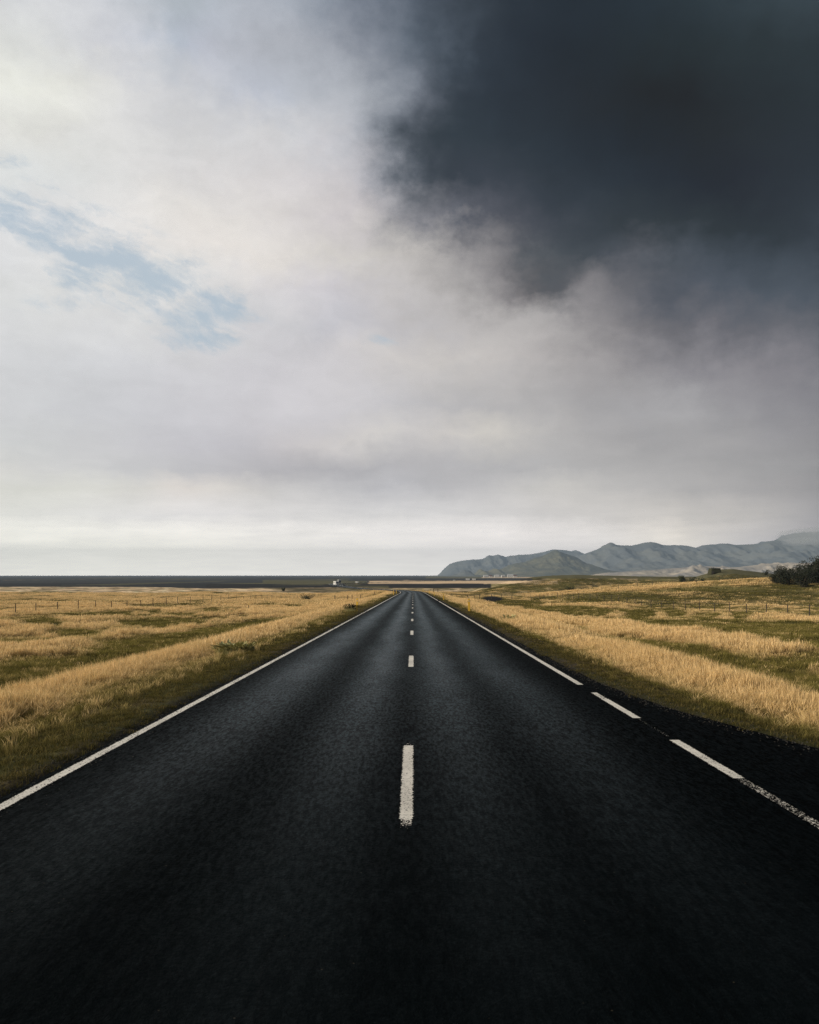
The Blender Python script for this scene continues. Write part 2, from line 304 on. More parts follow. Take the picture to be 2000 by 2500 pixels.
M['black'] = simple('black_rubber', (0.015, 0.015, 0.016), 0.7, 0.2, 0.2)
M['glass'] = simple('dark_glass', (0.02, 0.025, 0.03), 0.08, 0.6, 0.1)
M['white'] = simple('white_paint', (0.62, 0.62, 0.61), 0.35, 0.5, 0.04)
M['darkcar'] = simple('dark_car_paint', (0.03, 0.035, 0.045), 0.3, 0.6, 0.05)
M['roof'] = simple('metal_roof', (0.45, 0.46, 0.47), 0.5, 0.4, 0.1)
M['redroof'] = simple('dark_roof', (0.12, 0.06, 0.05), 0.6, 0.3, 0.1)
M['lamp'] = simple('lamp_lens', (0.8, 0.8, 0.78), 0.15, 0.8, 0.02)
M['turf'] = simple('turf', (0.045, 0.045, 0.025), 0.95, 0.05, 0.5, 1.0)

# ------------------------------------------------------------------ numpy helpers
def sm(a, b, x): 
    u = np.clip((x - a) / (b - a), 0, 1); return u * u * (3 - 2 * u)
def hsh(ix, iy, seed):
    h = (ix.astype(np.int64) * 374761393 + iy.astype(np.int64) * 668265263 + seed * 974634777) & 0xFFFFFFFF
    h = ((h ^ (h >> 13)) * 1274126177) & 0xFFFFFFFF
    return ((h ^ (h >> 16)) & 0xFFFFFF) / float(0xFFFFFF)
def vnoise(x, y, seed=0):
    ix = np.floor(x); iy = np.floor(y); fx = x - ix; fy = y - iy
    fx = fx * fx * (3 - 2 * fx); fy = fy * fy * (3 - 2 * fy)
    a = hsh(ix, iy, seed); b = hsh(ix + 1, iy, seed); c = hsh(ix, iy + 1, seed); d = hsh(ix + 1, iy + 1, seed)
    return (a * (1 - fx) + b * fx) * (1 - fy) + (c * (1 - fx) + d * fx) * fy
def fbm(x, y, o=4, seed=0, g=0.5):
    s = 0; a = 1; n = 0
    for i in range(o):
        s = s + a * vnoise(x * 2 ** i + 17.3 * i, y * 2 ** i + 5.7 * i, seed + i); n += a; a *= g
    return s / n - 0.5
def ridged(x, y, o=5, seed=0):
    s = 0; a = 1; n = 0
    for i in range(o):
        s = s + a * (1 - np.abs(2 * vnoise(x * 2 ** i + 3.1 * i, y * 2 ** i + 7.7 * i, seed + i) - 1)); n += a; a *= 0.5
    return s / n
def new_obj(name, me, parent=None, material=None):
    o = bpy.data.objects.new(name, me); C.objects.link(o)
    if parent is not None: o.parent = parent
    if material is not None and me is not None: me.materials.append(material)
    return o
def mesh_np(name, V, Fc, smooth=False):
    me = bpy.data.meshes.new(name); V = np.asarray(V, np.float32); Fc = np.asarray(Fc, np.int32)
    k = Fc.shape[1]; me.vertices.add(len(V)); me.vertices.foreach_set('co', V.ravel())
    me.loops.add(Fc.size); me.loops.foreach_set('vertex_index', Fc.ravel())
    me.polygons.add(len(Fc)); me.polygons.foreach_set('loop_start', np.arange(0, Fc.size, k, dtype=np.int32))
    me.update(calc_edges=True)
    me.polygons.foreach_set('use_smooth', np.full(len(Fc), smooth)); me.update(); return me
def grid_faces(nr, nc):
    i = np.arange(nr - 1)[:, None] * nc + np.arange(nc - 1)[None, :]
    return np.stack([i, i + 1, i + nc + 1, i + nc], -1).reshape(-1, 4)
def tag(o, label=None, cat=None, group=None, kind=None):
    if label: o['label'] = label
    if cat: o['category'] = cat
    if group: o['group'] = group
    if kind: o['kind'] = kind
    return o
def empty(name, loc, label, cat, group=None, rz=0.0):
    o = bpy.data.objects.new(name, None); C.objects.link(o); o.location = loc; o.rotation_euler = (0, 0, rz)
    o.empty_display_size = 0.3
    return tag(o, label, cat, group)

# ------------------------------------------------------------------ the road's path
def world(px, py, Y): return ((px - 1000) / F * Y, Y, CAMH - (py - HZ) / F * Y)
ctrl = [(-0.05 + .0045 * y, y, -.0135 * y) for y in (-60, -30, 0, 40, 80, 120, 160, 190)]
ctrl += [world(*p) for p in [(1008.5,1448,215),(1004,1444.9,250),(993,1442.6,288),(972,1441,325),(940,1439.6,370),(900,1437.8,425),(866,1435,485),(840,1431.6,545),(823,1428.8,605),
         (814,1427.0,660),(815,1425.4,720),(832,1424.2,790),(866,1423.0,865),(900,1422.0,940),(950,1421.0,1030),(1030,1419.2,1160),(1100,1418.2,1260),(1163,1417.8,1320),(1230,1415.5,1620),(1290,1412.5,2200)]]
ctrl = np.array(ctrl)
def catmull(Pn, n):
    outp = []
    for i in range(len(Pn) - 1):
        p0 = Pn[max(i - 1, 0)]; p1 = Pn[i]; p2 = Pn[i + 1]; p3 = Pn[min(i + 2, len(Pn) - 1)]
        L = np.linalg.norm(p2 - p1); d0 = max(np.linalg.norm(p1 - p0), 1e-6); d2 = max(np.linalg.norm(p3 - p2), 1e-6)
        m1 = (p2 - p0) / (d0 + L) * L if i > 0 else (p2 - p1); m2 = (p3 - p1) / (L + d2) * L if i < len(Pn) - 2 else (p2 - p1)
        k = max(2, int(L / n))
        for u in np.arange(k) / k:
            outp.append((2*u**3-3*u**2+1)*p1 + (u**3-2*u**2+u)*m1 + (-2*u**3+3*u**2)*p2 + (u**3-u**2)*m2)
    outp.append(Pn[-1]); return np.array(outp)
path = catmull(ctrl, 4.0)
seg = np.linalg.norm(np.diff(path, axis=0), axis=1); plen = np.concatenate([[0], np.cumsum(seg)])
plen -= np.interp(0.0, path[:, 1][:40], plen[:40])      # distance along, zero beside the camera
def road_query(X, Y):
    """signed lateral distance (right +), distance along, road height"""
    X = X.ravel(); Y = Y.ravel()
    s = X - (-0.05 + .0045 * Y); tt = Y.copy(); z = -.0135 * Y
    far = np.where(Y > 178)[0]
    A = path[:-1]; B = path[1:]; k = np.where(B[:, 1] > 165)[0]; A = A[k]; B = B[k]; pl = plen[k]; sg = seg[k]
    dxy = (B - A)[:, :2]; L2 = (dxy ** 2).sum(1)
    for c0 in range(0, len(far), 20000):
        idx = far[c0:c0 + 20000]; p = np.stack([X[idx], Y[idx]], 1)
        rel = p[:, None, :] - A[None, :, :2]
        u = np.clip((rel * dxy[None]).sum(2) / L2[None], 0, 1)
        q = rel - u[..., None] * dxy[None]; d2 = (q ** 2).sum(2); j = d2.argmin(1); r = np.arange(len(idx))
        cr = dxy[j, 0] * q[r, j, 1] - dxy[j, 1] * q[r, j, 0]
        s[idx] = -np.sign(cr) * np.sqrt(d2[r, j]); uu = u[r, j]
        z[idx] = A[j, 2] + uu * (B[j, 2] - A[j, 2]); tt[idx] = pl[j] + uu * sg[j]
    return s, tt, z
def right_edge(tt): return np.interp(tt, [0, 7, 9, 11.5, 13.5, 16, 25], [6.1, 5.2, 4.6, 3.98, 3.68, 3.5, 3.42])
LEFT_EDGE = 3.45

# ------------------------------------------------------------------ terrain height and cover
def height(X, Y, want=False):
    shp = X.shape; X = X.ravel().astype(float); Y = Y.ravel().astype(float)
    s, tt, zr = road_query(X, Y); a = np.abs(s)
    Rr = np.hypot(X, Y)
    f = np.interp(Y, [-50, 0, 20, 40, 92, 147, 275, 400, 1000, 3000, 20000], [-.95, -.95, -1.15, -1.6, -2.8, -3.7, -6.2, -6.8, -7.0, -7, -7])
    u = 1000 + F * X / np.maximum(Y, 1)
    Yc = np.maximum(Y, 1)
    # rough meadow: hummocks, swells
    near = 1 - sm(120, 600, Rr)
    f = f + fbm(X / 9, Y / 9, 4, 3) * 0.75 * (1 - sm(200, 700, Rr)) + fbm(X / 2.1, Y / 2.1, 3, 9) * 0.26 * (1 - sm(60, 200, Rr)) + fbm(X / 45, Y / 45, 3, 21) * 1.5 * sm(60, 200, Rr) * (1 - sm(350, 700, Rr))
    # hill on the right behind the fence
    wB = sm(128, 205, Y) * (1 - sm(250, 350, Y)) * sm(1235, 1340, u)
    zB = np.interp(u, [1200, 1280, 1400, 1500, 1650, 1800, 1900, 2000, 2300, 2700], [-5.2, -4.9, -3.2, -1.5, -.5, .2, .8, 1.1, 2, 3]) + fbm(X / 14, Y / 14, 4, 31) * 1.3
    f = f * (1 - wB) + zB * wB
    wA = sm(300, 445, Y) * (1 - sm(500, 640, Y)) * sm(1120, 1190, u)
    zA = np.interp(u, [1100, 1150, 1200, 1250, 1300, 1350, 1400, 1450, 1500, 1600, 1700, 1733, 1760, 1790, 1840, 1890, 2000, 2300, 2700],
                   [-7.2, -6.6, -4.2, -1.4, .5, 1.3, 1.8, 1.5, 1.1, .7, .8, 3.0, 4.6, 4.8, 3.6, 2.2, 2.4, 4, 5]) + fbm(X / 22, Y / 22, 3, 41) * 0.9
    f = f * (1 - wA) + zA * wA
    f = f + sm(640, 1500, Rr) * fbm(X / 400, Y / 400, 3, 55) * 0.5
    # verge, ditch
    prof = np.interp(a, [0, 3.8, 4.4, 5.3, 6.8, 8.2, 9.6, 11], [0, -.015, -.10, -.30, -.48, -.72, -1.10, -1.15])
    edge = np.where(s > 0, right_edge(tt), LEFT_EDGE)
    near_s = np.maximum(a - np.maximum(edge - 3.6, 0), 0)
    prof = np.interp(near_s, [0, 3.8, 4.4, 5.3, 6.8, 8.2, 9.6, 11], [0, -.015, -.07, -.18, -.36, -.62, -1.05, -1.12])
    zb = zr + prof + fbm(X / 1.3, Y / 1.3, 3, 77) * 0.13 * sm(edge + .25, edge + 1.2, a)
    far_w = np.interp(tt, [0, 200, 450, 600, 900], [0, 0, 14, 26, 8])
    wf = sm(7.0 + 0.2 * far_w, 13.0 + far_w, a)
    h = zb * (1 - wf) + f * wf
    ew = sm(edge - .08, edge + .26 + .002 * np.maximum(tt, 0), a); h = (zr - 0.09 - 0.0006 * np.maximum(tt - 60, 0)) * (1 - ew) + h * ew
    if want: return h.reshape(shp), s.reshape(shp), tt.reshape(shp)
    return h.reshape(shp)
# ground-cover patches of the meadow, photo columns/rows at the ground: (x0,x1,y0,y1, straw change)
PATCH = [(60,170,1515,1538,-.8),(120,235,1541,1561,-.8),(290,510,1512,1534,-.75),(355,400,1491,1501,-.6),(-100,260,1466,1471,-.5),(60,200,1443.5,1447,-.45),(480,560,1538,1556,-.7),
  (625,680,1472,1481,-.7),(480,600,1485,1500,-.55),(700,760,1476,1486,-.4),(180,330,1497,1510,-.35),(510,550,1446.5,1450,-.9),(400,500,1500,1510,-.4),(0,120,1560,1578,-.4),(640,720,1500,1515,-.3),
  (1525,1600,1496,1519,-.95),(1618,1680,1496,1511,-.8),(1490,1540,1488,1498,-.7),(1760,2100,1527,1552,-.8),(1785,1850,1499,1516,-.7),(1690,1770,1500,1516,-.5),(1335,1510,1485,1507,-.75),
  (1210,1330,1468,1481,-.75),(1700,1790,1530,1545,-.6),(1850,2100,1560,1590,-.5),(1500,1640,1570,1600,-.45),(1350,1450,1538,1552,-.5),(1560,1680,1527,1542,-.5),(1900,2100,1600,1640,-.5),(1600,1800,1605,1640,-.4),
  (-200,0,1560,1600,-.4),(1450,1560,1545,1560,.4),(1560,1760,1550,1572,.4),(1250,1420,1505,1530,.35),(0,480,1583,1612,.3)]
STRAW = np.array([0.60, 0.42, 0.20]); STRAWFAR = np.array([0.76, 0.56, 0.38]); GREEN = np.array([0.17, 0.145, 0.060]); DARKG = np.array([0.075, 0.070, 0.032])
SOIL = np.array([0.020, 0.019, 0.018]); LAVA = np.array([0.040, 0.042, 0.045]); OLIVE = np.array([0.13, 0.12, 0.065])
def cover(X, Y, Z, s, tt):
    """returns straw weight 0..1, growth height 0..1 and ground colour"""
    shp = X.shape; X, Y, Z, s, tt = (np.asarray(q, float).ravel() for q in (X, Y, Z, s, tt))
    Yc = np.maximum(Y, 0.5); u = 1000 + F * X / Yc; v = HZ + F * (CAMH - Z) / Yc; v = np.where(Y < 1, 3000, v)
    a = np.abs(s); nz = fbm(X / 6, Y / 14, 4, 101); nz2 = fbm(X / 1.6, Y / 2.6, 4, 111); nzL = fbm(X / 40, Y / 40, 4, 121)
    edge = np.where(s > 0, right_edge(tt), LEFT_EDGE)
    st = 0.30 + nz * 2.0 + nz2 * 1.3 + .05 * (s > 0)
    st = st + 0.22 * sm(60, 200, Y) * (s < 0) + 0.10 * (s < 0)
    wob = fbm(X * 0 + s * .2, tt / 7, 3, 131) * 1.6
    def stripe(c, w, sg): return np.exp(-((s - c + wob) / w) ** 2) * sg
    lim = 1 - sm(250, 330, tt)
    st = st - stripe(-11.4, 3.0, 1.1) * lim * (1 - sm(60, 110, Y)) + stripe(-16.5, 2.2, .45) * lim
    st = st + stripe(14.5, 1.8, .6) * lim - stripe(10.6, 1.6, .6) * lim - stripe(19.5, 2.4, .55) * lim
    uw = u + nz2 * 60; vw = v + nz2 * 10
    for x0, x1, y0, y1, am in PATCH:
        cx, cy, rx, ry = (x0 + x1) / 2, (y0 + y1) / 2, (x1 - x0) / 2, (y1 - y0) / 2
        d = ((uw - cx) / rx) ** 2 + ((v + nz2 * ry * 1.2 - cy) / (ry * 1.05)) ** 2
        st = st + am * 1.25 * (1 - sm(.5, 1.7, d))
    hv = fbm(X / 9, Y / 12, 4, 301)
    # hill B: dark heathy slope with a straw band on its crest, straw foot
    hb = (u > 1290) & (v < 1468) & (v > 1428) & (Y < 330) & (Y > 100)
    top = np.interp(u, [1290, 1400, 1500, 1650, 1800, 1900, 2000], [1453, 1447, 1440, 1431, 1425, 1420, 1417]) 
    sl = sm(top + 4, top + 8, v) * (1 - sm(1463, 1470, v)) * (u > 1290) * (Y > 100) * (Y < 360)
    st = st - sl * (.55 + .3 * nzL + .9 * hv)
    st = st + ((v > top - 4) & (v < top + 5) & (Y > 120) & (Y < 360) & (u > 1290)) * .45
    st = st - sm(300, 380, Y) * sm(1150, 1230, u) * (Y < 640) * .55     # hill A green
    st = np.clip(st, 0, 1)
    vs = np.where(s < 0, .75, 0.0); vg = sm(edge + .9 + vs + wob * .25, edge + 1.7 + vs + wob * .25, a)                     # 0 on the mown verge
    sv = np.exp(-((a - np.where(s < 0, 7.3, 6.5) + wob * .35 - np.maximum(edge - 3.6, 0) * .8) / np.where(s < 0, 1.7, 1.8)) ** 2) * lim
    sv *= np.where(s < 0, 1, .97)
    st2 = np.maximum(st, sv * (1.0 + nz2 * 1.0 + nz * .5)); st2 = np.where(vg < .5, st2 * .25 * vg, st2)
    gr = np.clip(.35 + .65 * st2, 0, 1) * (.25 + .75 * vg) * (0.85 + .3 * sv)
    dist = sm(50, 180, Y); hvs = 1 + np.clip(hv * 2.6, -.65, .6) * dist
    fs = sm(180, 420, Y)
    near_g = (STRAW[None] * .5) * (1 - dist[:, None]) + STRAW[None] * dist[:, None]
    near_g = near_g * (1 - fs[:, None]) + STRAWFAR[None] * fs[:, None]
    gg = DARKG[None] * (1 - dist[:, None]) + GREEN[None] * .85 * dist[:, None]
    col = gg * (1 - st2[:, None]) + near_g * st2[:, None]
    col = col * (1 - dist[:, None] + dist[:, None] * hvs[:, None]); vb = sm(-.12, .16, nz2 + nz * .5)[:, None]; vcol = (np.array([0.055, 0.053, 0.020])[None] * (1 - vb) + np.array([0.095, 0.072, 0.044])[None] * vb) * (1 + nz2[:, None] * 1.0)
    col = col * vg[:, None] + vcol * (1 - vg[:, None])
    ed = (1 - sm(edge + .05, edge + .35 + nz2 * .5, a))[:, None]
    col = col * (1 - ed) + SOIL[None] * .7 * ed
    # ---- far plain bands (photo rows on the plain)
    jit = fbm(X / 60, Y / 300, 3, 141) * 2.6
    def put(mask, c):
        nonlocal col
        m = np.clip(mask, 0, 1)[:, None]; col = col * (1 - m) + np.asarray(c)[None] * m
    vv = v + jit
    far = (Y > 330)
    edge_v = np.interp(u, [-400, 0, 300, 500, 560, 800], [1432.5, 1432.5, 1434, 1436.5, 1436, 1434])
    lava = LAVA * (1.0)
    put(far * (u < 850) * (1 - sm(edge_v - 1.0, edge_v + .4, vv)), LAVA)
    put(far * (u < 600) * (vv > 1424) * (vv < edge_v - .6), LAVA * .62)
    put(far * (u > 505) * (u < 840) * sm(1425, 1426, vv) * (1 - sm(1434, 1435.5, vv)), SOIL)
    put(far * (u > 330) * (u < 860) * sm(1422.6, 1423.4, vv) * (1 - sm(1425, 1425.8, vv)) * sm(500, 640, u), OLIVE)
    put(far * (u > 640) * (u < 1000) * sm(1415, 1417, vv) * (1 - sm(1423.6, 1424.6, vv)), OLIVE * .8)
    dg = sm(620, 720, u) * (1 - sm(872, 900, u)) * sm(1434.5, 1436, v) * (1 - sm(1445.5, 1447, v + 0 * jit)) * (Y > 330)
    put(dg * (.75 + nz), DARKG * .7)
    put(far * (u > 850) * (u < 1180) * sm(1424, 1425, vv) * (1 - sm(1431, 1434, vv)), SOIL * 1.2)
    put(far * (u > 830) * (u < 960) * sm(1428, 1430, vv) * (1 - sm(1437, 1439, vv)) * .6, DARKG)
    put(far * (u > 950) * (u < 1200) * sm(1426.5, 1427.5, vv) * (1 - sm(1435.5, 1436.5, vv)), SOIL)
    put(far * (u > 900) * (u < 1360) * sm(1417.5, 1419, vv) * (1 - sm(1424.5, 1426, vv)), STRAWFAR * .9)
    put(far * (u > 850) * (u < 1300) * (1 - sm(1417.3, 1418.5, vv)) * sm(1411, 1412.5, vv), LAVA * .9)
    put(far * (u > 980) * (u < 2600) * (1 - sm(1411, 1412.5, vv)), OLIVE * .9)
    put(far * (u > 640) * (u <= 1040) * (1 - sm(1414, 1416, vv)), LAVA * .95)
    put(far * (u > 1175) * (Y > 640) * (v < 1411) * (v > 1408.6), STRAWFAR * .8)
    put((Y > 700) * (fbm(X / 90, Y / 900, 4, 151) > .17) * .5, OLIVE)
    put((Y > 900) * (u < 1000) * (fbm(X / 50, Y / 1200, 4, 161) > .27) * .5, STRAWFAR * .6)
    # gully by the right fence: its dark hollow painted black, ground not lowered
    gl = 1 - sm(.7, 1.2, ((u - 1201 + nz * 10) / 32) ** 2 + ((v - 1463 + nz2 * 2) / 7) ** 2)
    put(gl * (Y > 60) * (Y < 330), SOIL * .35)
    st2 = st2 * (1 - np.clip(gl, 0, 1)); gr = gr * (1 - np.clip(gl, 0, 1))
    ok = 1 - np.clip(dg, 0, 1)
    return st2.reshape(shp), gr.reshape(shp), np.clip(col, 0.002, .9), (1 - np.clip(gl, 0, 1)).reshape(shp)

# ------------------------------------------------------------------ ground sheet (polar grid round the camera)
rad = [0.6]
while rad[-1] < 14000: rad.append(rad[-1] * (1.020 if rad[-1] < 700 else 1.03))
rad = np.array(rad)
ang = np.concatenate([np.arange(-40, 40.001, 0.13), np.arange(42, 318.1, 4.0)]); ang = R(1) * ang
RR, AA = np.meshgrid(rad, ang, indexing='ij')
GX = RR * np.sin(AA); GY = RR * np.cos(AA)
GZ, Gs, Gt = height(GX, GY, True)
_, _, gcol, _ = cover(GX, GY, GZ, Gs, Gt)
nr, nc = GX.shape
V = np.stack([GX, GY, GZ], -1).reshape(-1, 3)
fc = grid_faces(nr, nc)
wrap = np.stack([np.arange(nr - 1) * nc + nc - 1, np.arange(nr - 1) * nc, np.arange(1, nr) * nc, np.arange(1, nr) * nc + nc - 1], -1)
fc = np.concatenate([fc, wrap]); fc = fc[:, ::-1]
me = mesh_np('ground', V, fc, True)
# centre cap
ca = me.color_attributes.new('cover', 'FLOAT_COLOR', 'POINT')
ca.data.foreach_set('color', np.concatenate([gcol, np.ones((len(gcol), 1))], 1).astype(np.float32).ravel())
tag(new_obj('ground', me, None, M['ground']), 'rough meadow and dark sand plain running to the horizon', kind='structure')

# ------------------------------------------------------------------ road and its paint
def path_at(tt):
    return np.stack([np.interp(tt, plen, path[:, i]) for i in range(3)], -1)
def path_frame(tt):
    p = path_at(tt); q = path_at(tt + .5) - path_at(tt - .5); q[:, 2] = 0
    q /= np.linalg.norm(q, axis=1)[:, None]; return p, np.stack([q[:, 1], -q[:, 0], q[:, 2]], -1)
tr_ = np.concatenate([np.arange(-55, 40, .25), np.arange(40, 200, 1.0), np.arange(200, plen[-1], 4.0)])
P0, N0 = path_frame(tr_)
re_ = right_edge(tr_) + fbm(tr_ / .8, tr_ * 0, 3, 5) * .10 * (tr_ < 60); le_ = -LEFT_EDGE + fbm(tr_ / .8, tr_ * 0 + 9, 3, 6) * .10 * (tr_ < 60)
ks = np.linspace(0, 1, 15)
lat = le_[:, None] * (1 - ks) + re_[:, None] * ks
lat = np.concatenate([lat[:, :1] - .25, lat, lat[:, -1:] + .25], 1)
RV = P0[:, None, :] + N0[:, None, :] * lat[..., None]
RV[:, 0, 2] -= .10; RV[:, -1, 2] -= .10
n = lat.shape[1]; rf = grid_faces(len(tr_), n)
me = mesh_np('road', RV.reshape(-1, 3), rf[:, ::-1] if False else rf, True)
uvl = me.uv_layers.new(name='UVMap'); li = rf.ravel()
uvd = np.stack([lat.ravel()[li], np.repeat(tr_, n)[li]], -1).astype(np.float32); uvl.data.foreach_set('uv', uvd.ravel())
road = tag(new_obj('road', me, None, M['asphalt']), 'dark two lane asphalt road running straight then bending left', kind='structure')
def marking(name, segs, label, centre_off):
    """segs: (t0, t1, half width, wear at start, wear at end)"""
    VV = []; FF = []; UV = []; WE = []; HA = []
    for t0, t1, hw, wa, wb in segs:
        step = .25 if t1 < 60 else (1.0 if t1 < 210 else 4.0)
        k = max(2, int((t1 - t0) / step) + 1); tt = np.linspace(t0, t1, k); p, nn = path_frame(tt)
        half = hw * 1.0; wd = half + .03
        lift = .004 + np.maximum(tt - 80, 0) * .00012
        for j, sd_ in enumerate((-1, 1)):
            pass
        b = len(VV)
        for i in range(k):
            o_ = centre_off(tt[i]) if callable(centre_off) else centre_off
            for sd_ in (-1, 1):
                q = p[i] + nn[i] * (o_ + sd_ * wd); VV.append((q[0], q[1], q[2] + lift[i])); UV.append((sd_ * wd, tt[i])); f_ = i / (k - 1); WE.append(wa * (1 - f_) + wb * f_); HA.append(half)
        for i in range(k - 1): FF.append((b + 2 * i, b + 2 * i + 1, b + 2 * i + 3, b + 2 * i + 2))
    me = mesh_np(name, VV, FF); uvl = me.uv_layers.new(name='UVMap'); li = np.array(FF).ravel()
    uvl.data.foreach_set('uv', np.array(UV, np.float32)[li].ravel())
    for nm, dat in (('wear', WE), ('half', HA)):
        a_ = me.attributes.new(nm, 'FLOAT', 'POINT'); a_.data.foreach_set('value', np.array(dat, np.float32))
    o = new_obj(name, me, road, M['paint'])
    if label: o['label'] = label
    return o
marking('edge_line', [(-40, 18, .052, .24, .20), (18, 60, .052, .14, .06), (60, 200, .055, 0, 0), (200, 420, .08, 0, 0), (420, 1400, .12, 0, 0)], 'unbroken white left edge line', -3.33)
marking('edge_line', [(15.05, 60, .052, .02, .02), (60, 98, .055, 0, 0), (102.5, 200, .055, 0, 0), (200, 420, .08, 0, 0), (420, 1400, .12, 0, 0)], 'long white right edge line', 3.12)
ro = lambda tt: 3.12
marking('edge_dash', [(13.15, 13.95, .052, .40, .34), (11.25, 13.15, .054, .16, .14), (9.9, 11.25, .030, .78, .90)], 'short white dash with a worn far end', ro)
marking('edge_dash', [(7.73, 9.65, .056, .26, .20)], 'solid white dash nearest on the right', ro)
marking('edge_dash', [(4.0, 7.73, .052, .70, .66)], 'worn grey stretch of the right edge line', ro)
for k in range(26):
    a0 = 6.37 + 12 * k; hw = .052
    sg = [(a0, a0 + 2.93, hw, .0, .0)]
    if k == 0: sg = [(a0 - .30, a0, hw * .95, .95, .45), (a0, a0 + 2.93, hw, .24, .16), (a0 + 2.93, a0 + 3.1, hw * .7, .7, .9)]
    marking('centre_dash', sg, None, lambda tt: 0.0 if tt > 15 else -0.005)

# ------------------------------------------------------------------ grass
hid = bpy.data.collections.new('grass_sources')
def tuft(name, nb, h0, h1, rad_, wid, seed, lean=.25, head=True, curl=.5):
    r = np.random.default_rng(seed); V = []; Fq = []; BH = []; BR = []
    for i in range(nb):
        a = r.uniform(0, 2 * math.pi); rr = rad_ * math.sqrt(r.uniform()); bx, by = rr * math.cos(a), rr * math.sin(a)
        h = r.uniform(h0, h1); la = r.uniform(0, 2 * math.pi); ln = r.uniform(.02, lean) * h; lx, ly = ln * math.cos(la), ln * math.sin(la)
        fa = r.uniform(0, math.pi); wx, wy = math.cos(fa), math.sin(fa); w = wid * r.uniform(.7, 1.3); br = r.uniform()
        prof = [(0, .8), (.45, .7), (.78, 1.5 if head else .7), (1.0, .25)] if head else [(0, 1), (.5, .85), (1.0, .15)]
        b = len(V)
        for z, ww in prof:
            c = z ** 2
            V.append((bx + lx * c - wx * w * ww / 2, by + ly * c - wy * w * ww / 2, h * (z - curl * .12 * z * z))); V.append((bx + lx * c + wx * w * ww / 2, by + ly * c + wy * w * ww / 2, h * (z - curl * .12 * z * z)))
            BH += [z * h / h1] * 2; BR += [br] * 2
        for k in range(len(prof) - 1): Fq.append((b + 2 * k, b + 2 * k + 1, b + 2 * k + 3, b + 2 * k + 2))
    me = mesh_np(name, V, Fq)
    for nm, dat in (('bh', BH), ('br', BR)):
        a_ = me.attributes.new(nm, 'FLOAT', 'POINT'); a_.data.foreach_set('value', np.array(dat, np.float32))
    return me
def source(name, meshes, m):
    c = bpy.data.collections.new(name)
    for i, me in enumerate(meshes):
        me.materials.append(m); o = bpy.data.objects.new('%s_%02d' % (name, i), me); c.objects.link(o)
    return c
def gn_scatter(name, pts, rot, scl, tint, coll, nvar, label):
    me = bpy.data.meshes.new(name); me.vertices.add(len(pts)); me.vertices.foreach_set('co', pts.astype(np.float32).ravel())
    for nm, typ, dat in (('rotz', 'FLOAT', rot), ('tint', 'FLOAT', tint)):
        a_ = me.attributes.new(nm, typ, 'POINT'); a_.data.foreach_set('value', dat.astype(np.float32))
    a_ = me.attributes.new('scl', 'FLOAT_VECTOR', 'POINT'); a_.data.foreach_set('vector', scl.astype(np.float32).ravel())
    a_ = me.attributes.new('pick', 'INT', 'POINT'); a_.data.foreach_set('value', rng.integers(0, nvar, len(pts)).astype(np.int32))
    o = new_obj(name, me); tag(o, label, kind='stuff')
    g = bpy.data.node_groups.new(name + '_gn', 'GeometryNodeTree')
    g.interface.new_socket('Geometry', in_out='INPUT', socket_type='NodeSocketGeometry'); g.interface.new_socket('Geometry', in_out='OUTPUT', socket_type='NodeSocketGeometry')
    N = g.nodes; L = g.links; gi = N.new('NodeGroupInput'); go = N.new('NodeGroupOutput'); iop = N.new('GeometryNodeInstanceOnPoints')
    ci = N.new('GeometryNodeCollectionInfo'); ci.inputs[0].default_value = coll; ci.inputs['Separate Children'].default_value = True; ci.inputs['Reset Children'].default_value = True
    def attr(nm, typ):
        q = N.new('GeometryNodeInputNamedAttribute'); q.data_type = typ; q.inputs[0].default_value = nm; return q.outputs['Attribute']
    cx = N.new('ShaderNodeCombineXYZ'); L.new(attr('rotz', 'FLOAT'), cx.inputs[2])
    L.new(gi.outputs[0], iop.inputs['Points']); L.new(ci.outputs[0], iop.inputs['Instance']); iop.inputs['Pick Instance'].default_value = True
    L.new(attr('pick', 'INT'), iop.inputs['Instance Index']); L.new(cx.outputs[0], iop.inputs['Rotation']); L.new(attr('scl', 'FLOAT_VECTOR'), iop.inputs['Scale'])
    L.new(iop.outputs[0], go.inputs[0]); md = o.modifiers.new('scatter', 'NODES'); md.node_group = g
    return o
NV = 5
srcs = {}
for L_, (w, rd, nb) in enumerate([(.0036, .085, 28), (.0085, .17, 28), (.020, .36, 28), (.06, 1.0, 28)]):
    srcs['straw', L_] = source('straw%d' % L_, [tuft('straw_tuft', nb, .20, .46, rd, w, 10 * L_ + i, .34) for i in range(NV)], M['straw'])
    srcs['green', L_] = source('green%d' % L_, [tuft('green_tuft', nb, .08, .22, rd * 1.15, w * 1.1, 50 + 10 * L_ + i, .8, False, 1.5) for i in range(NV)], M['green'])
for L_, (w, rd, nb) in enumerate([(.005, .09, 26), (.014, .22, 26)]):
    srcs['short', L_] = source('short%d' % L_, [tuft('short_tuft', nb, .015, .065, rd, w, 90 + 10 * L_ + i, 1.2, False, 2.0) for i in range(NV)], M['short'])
pools = {}
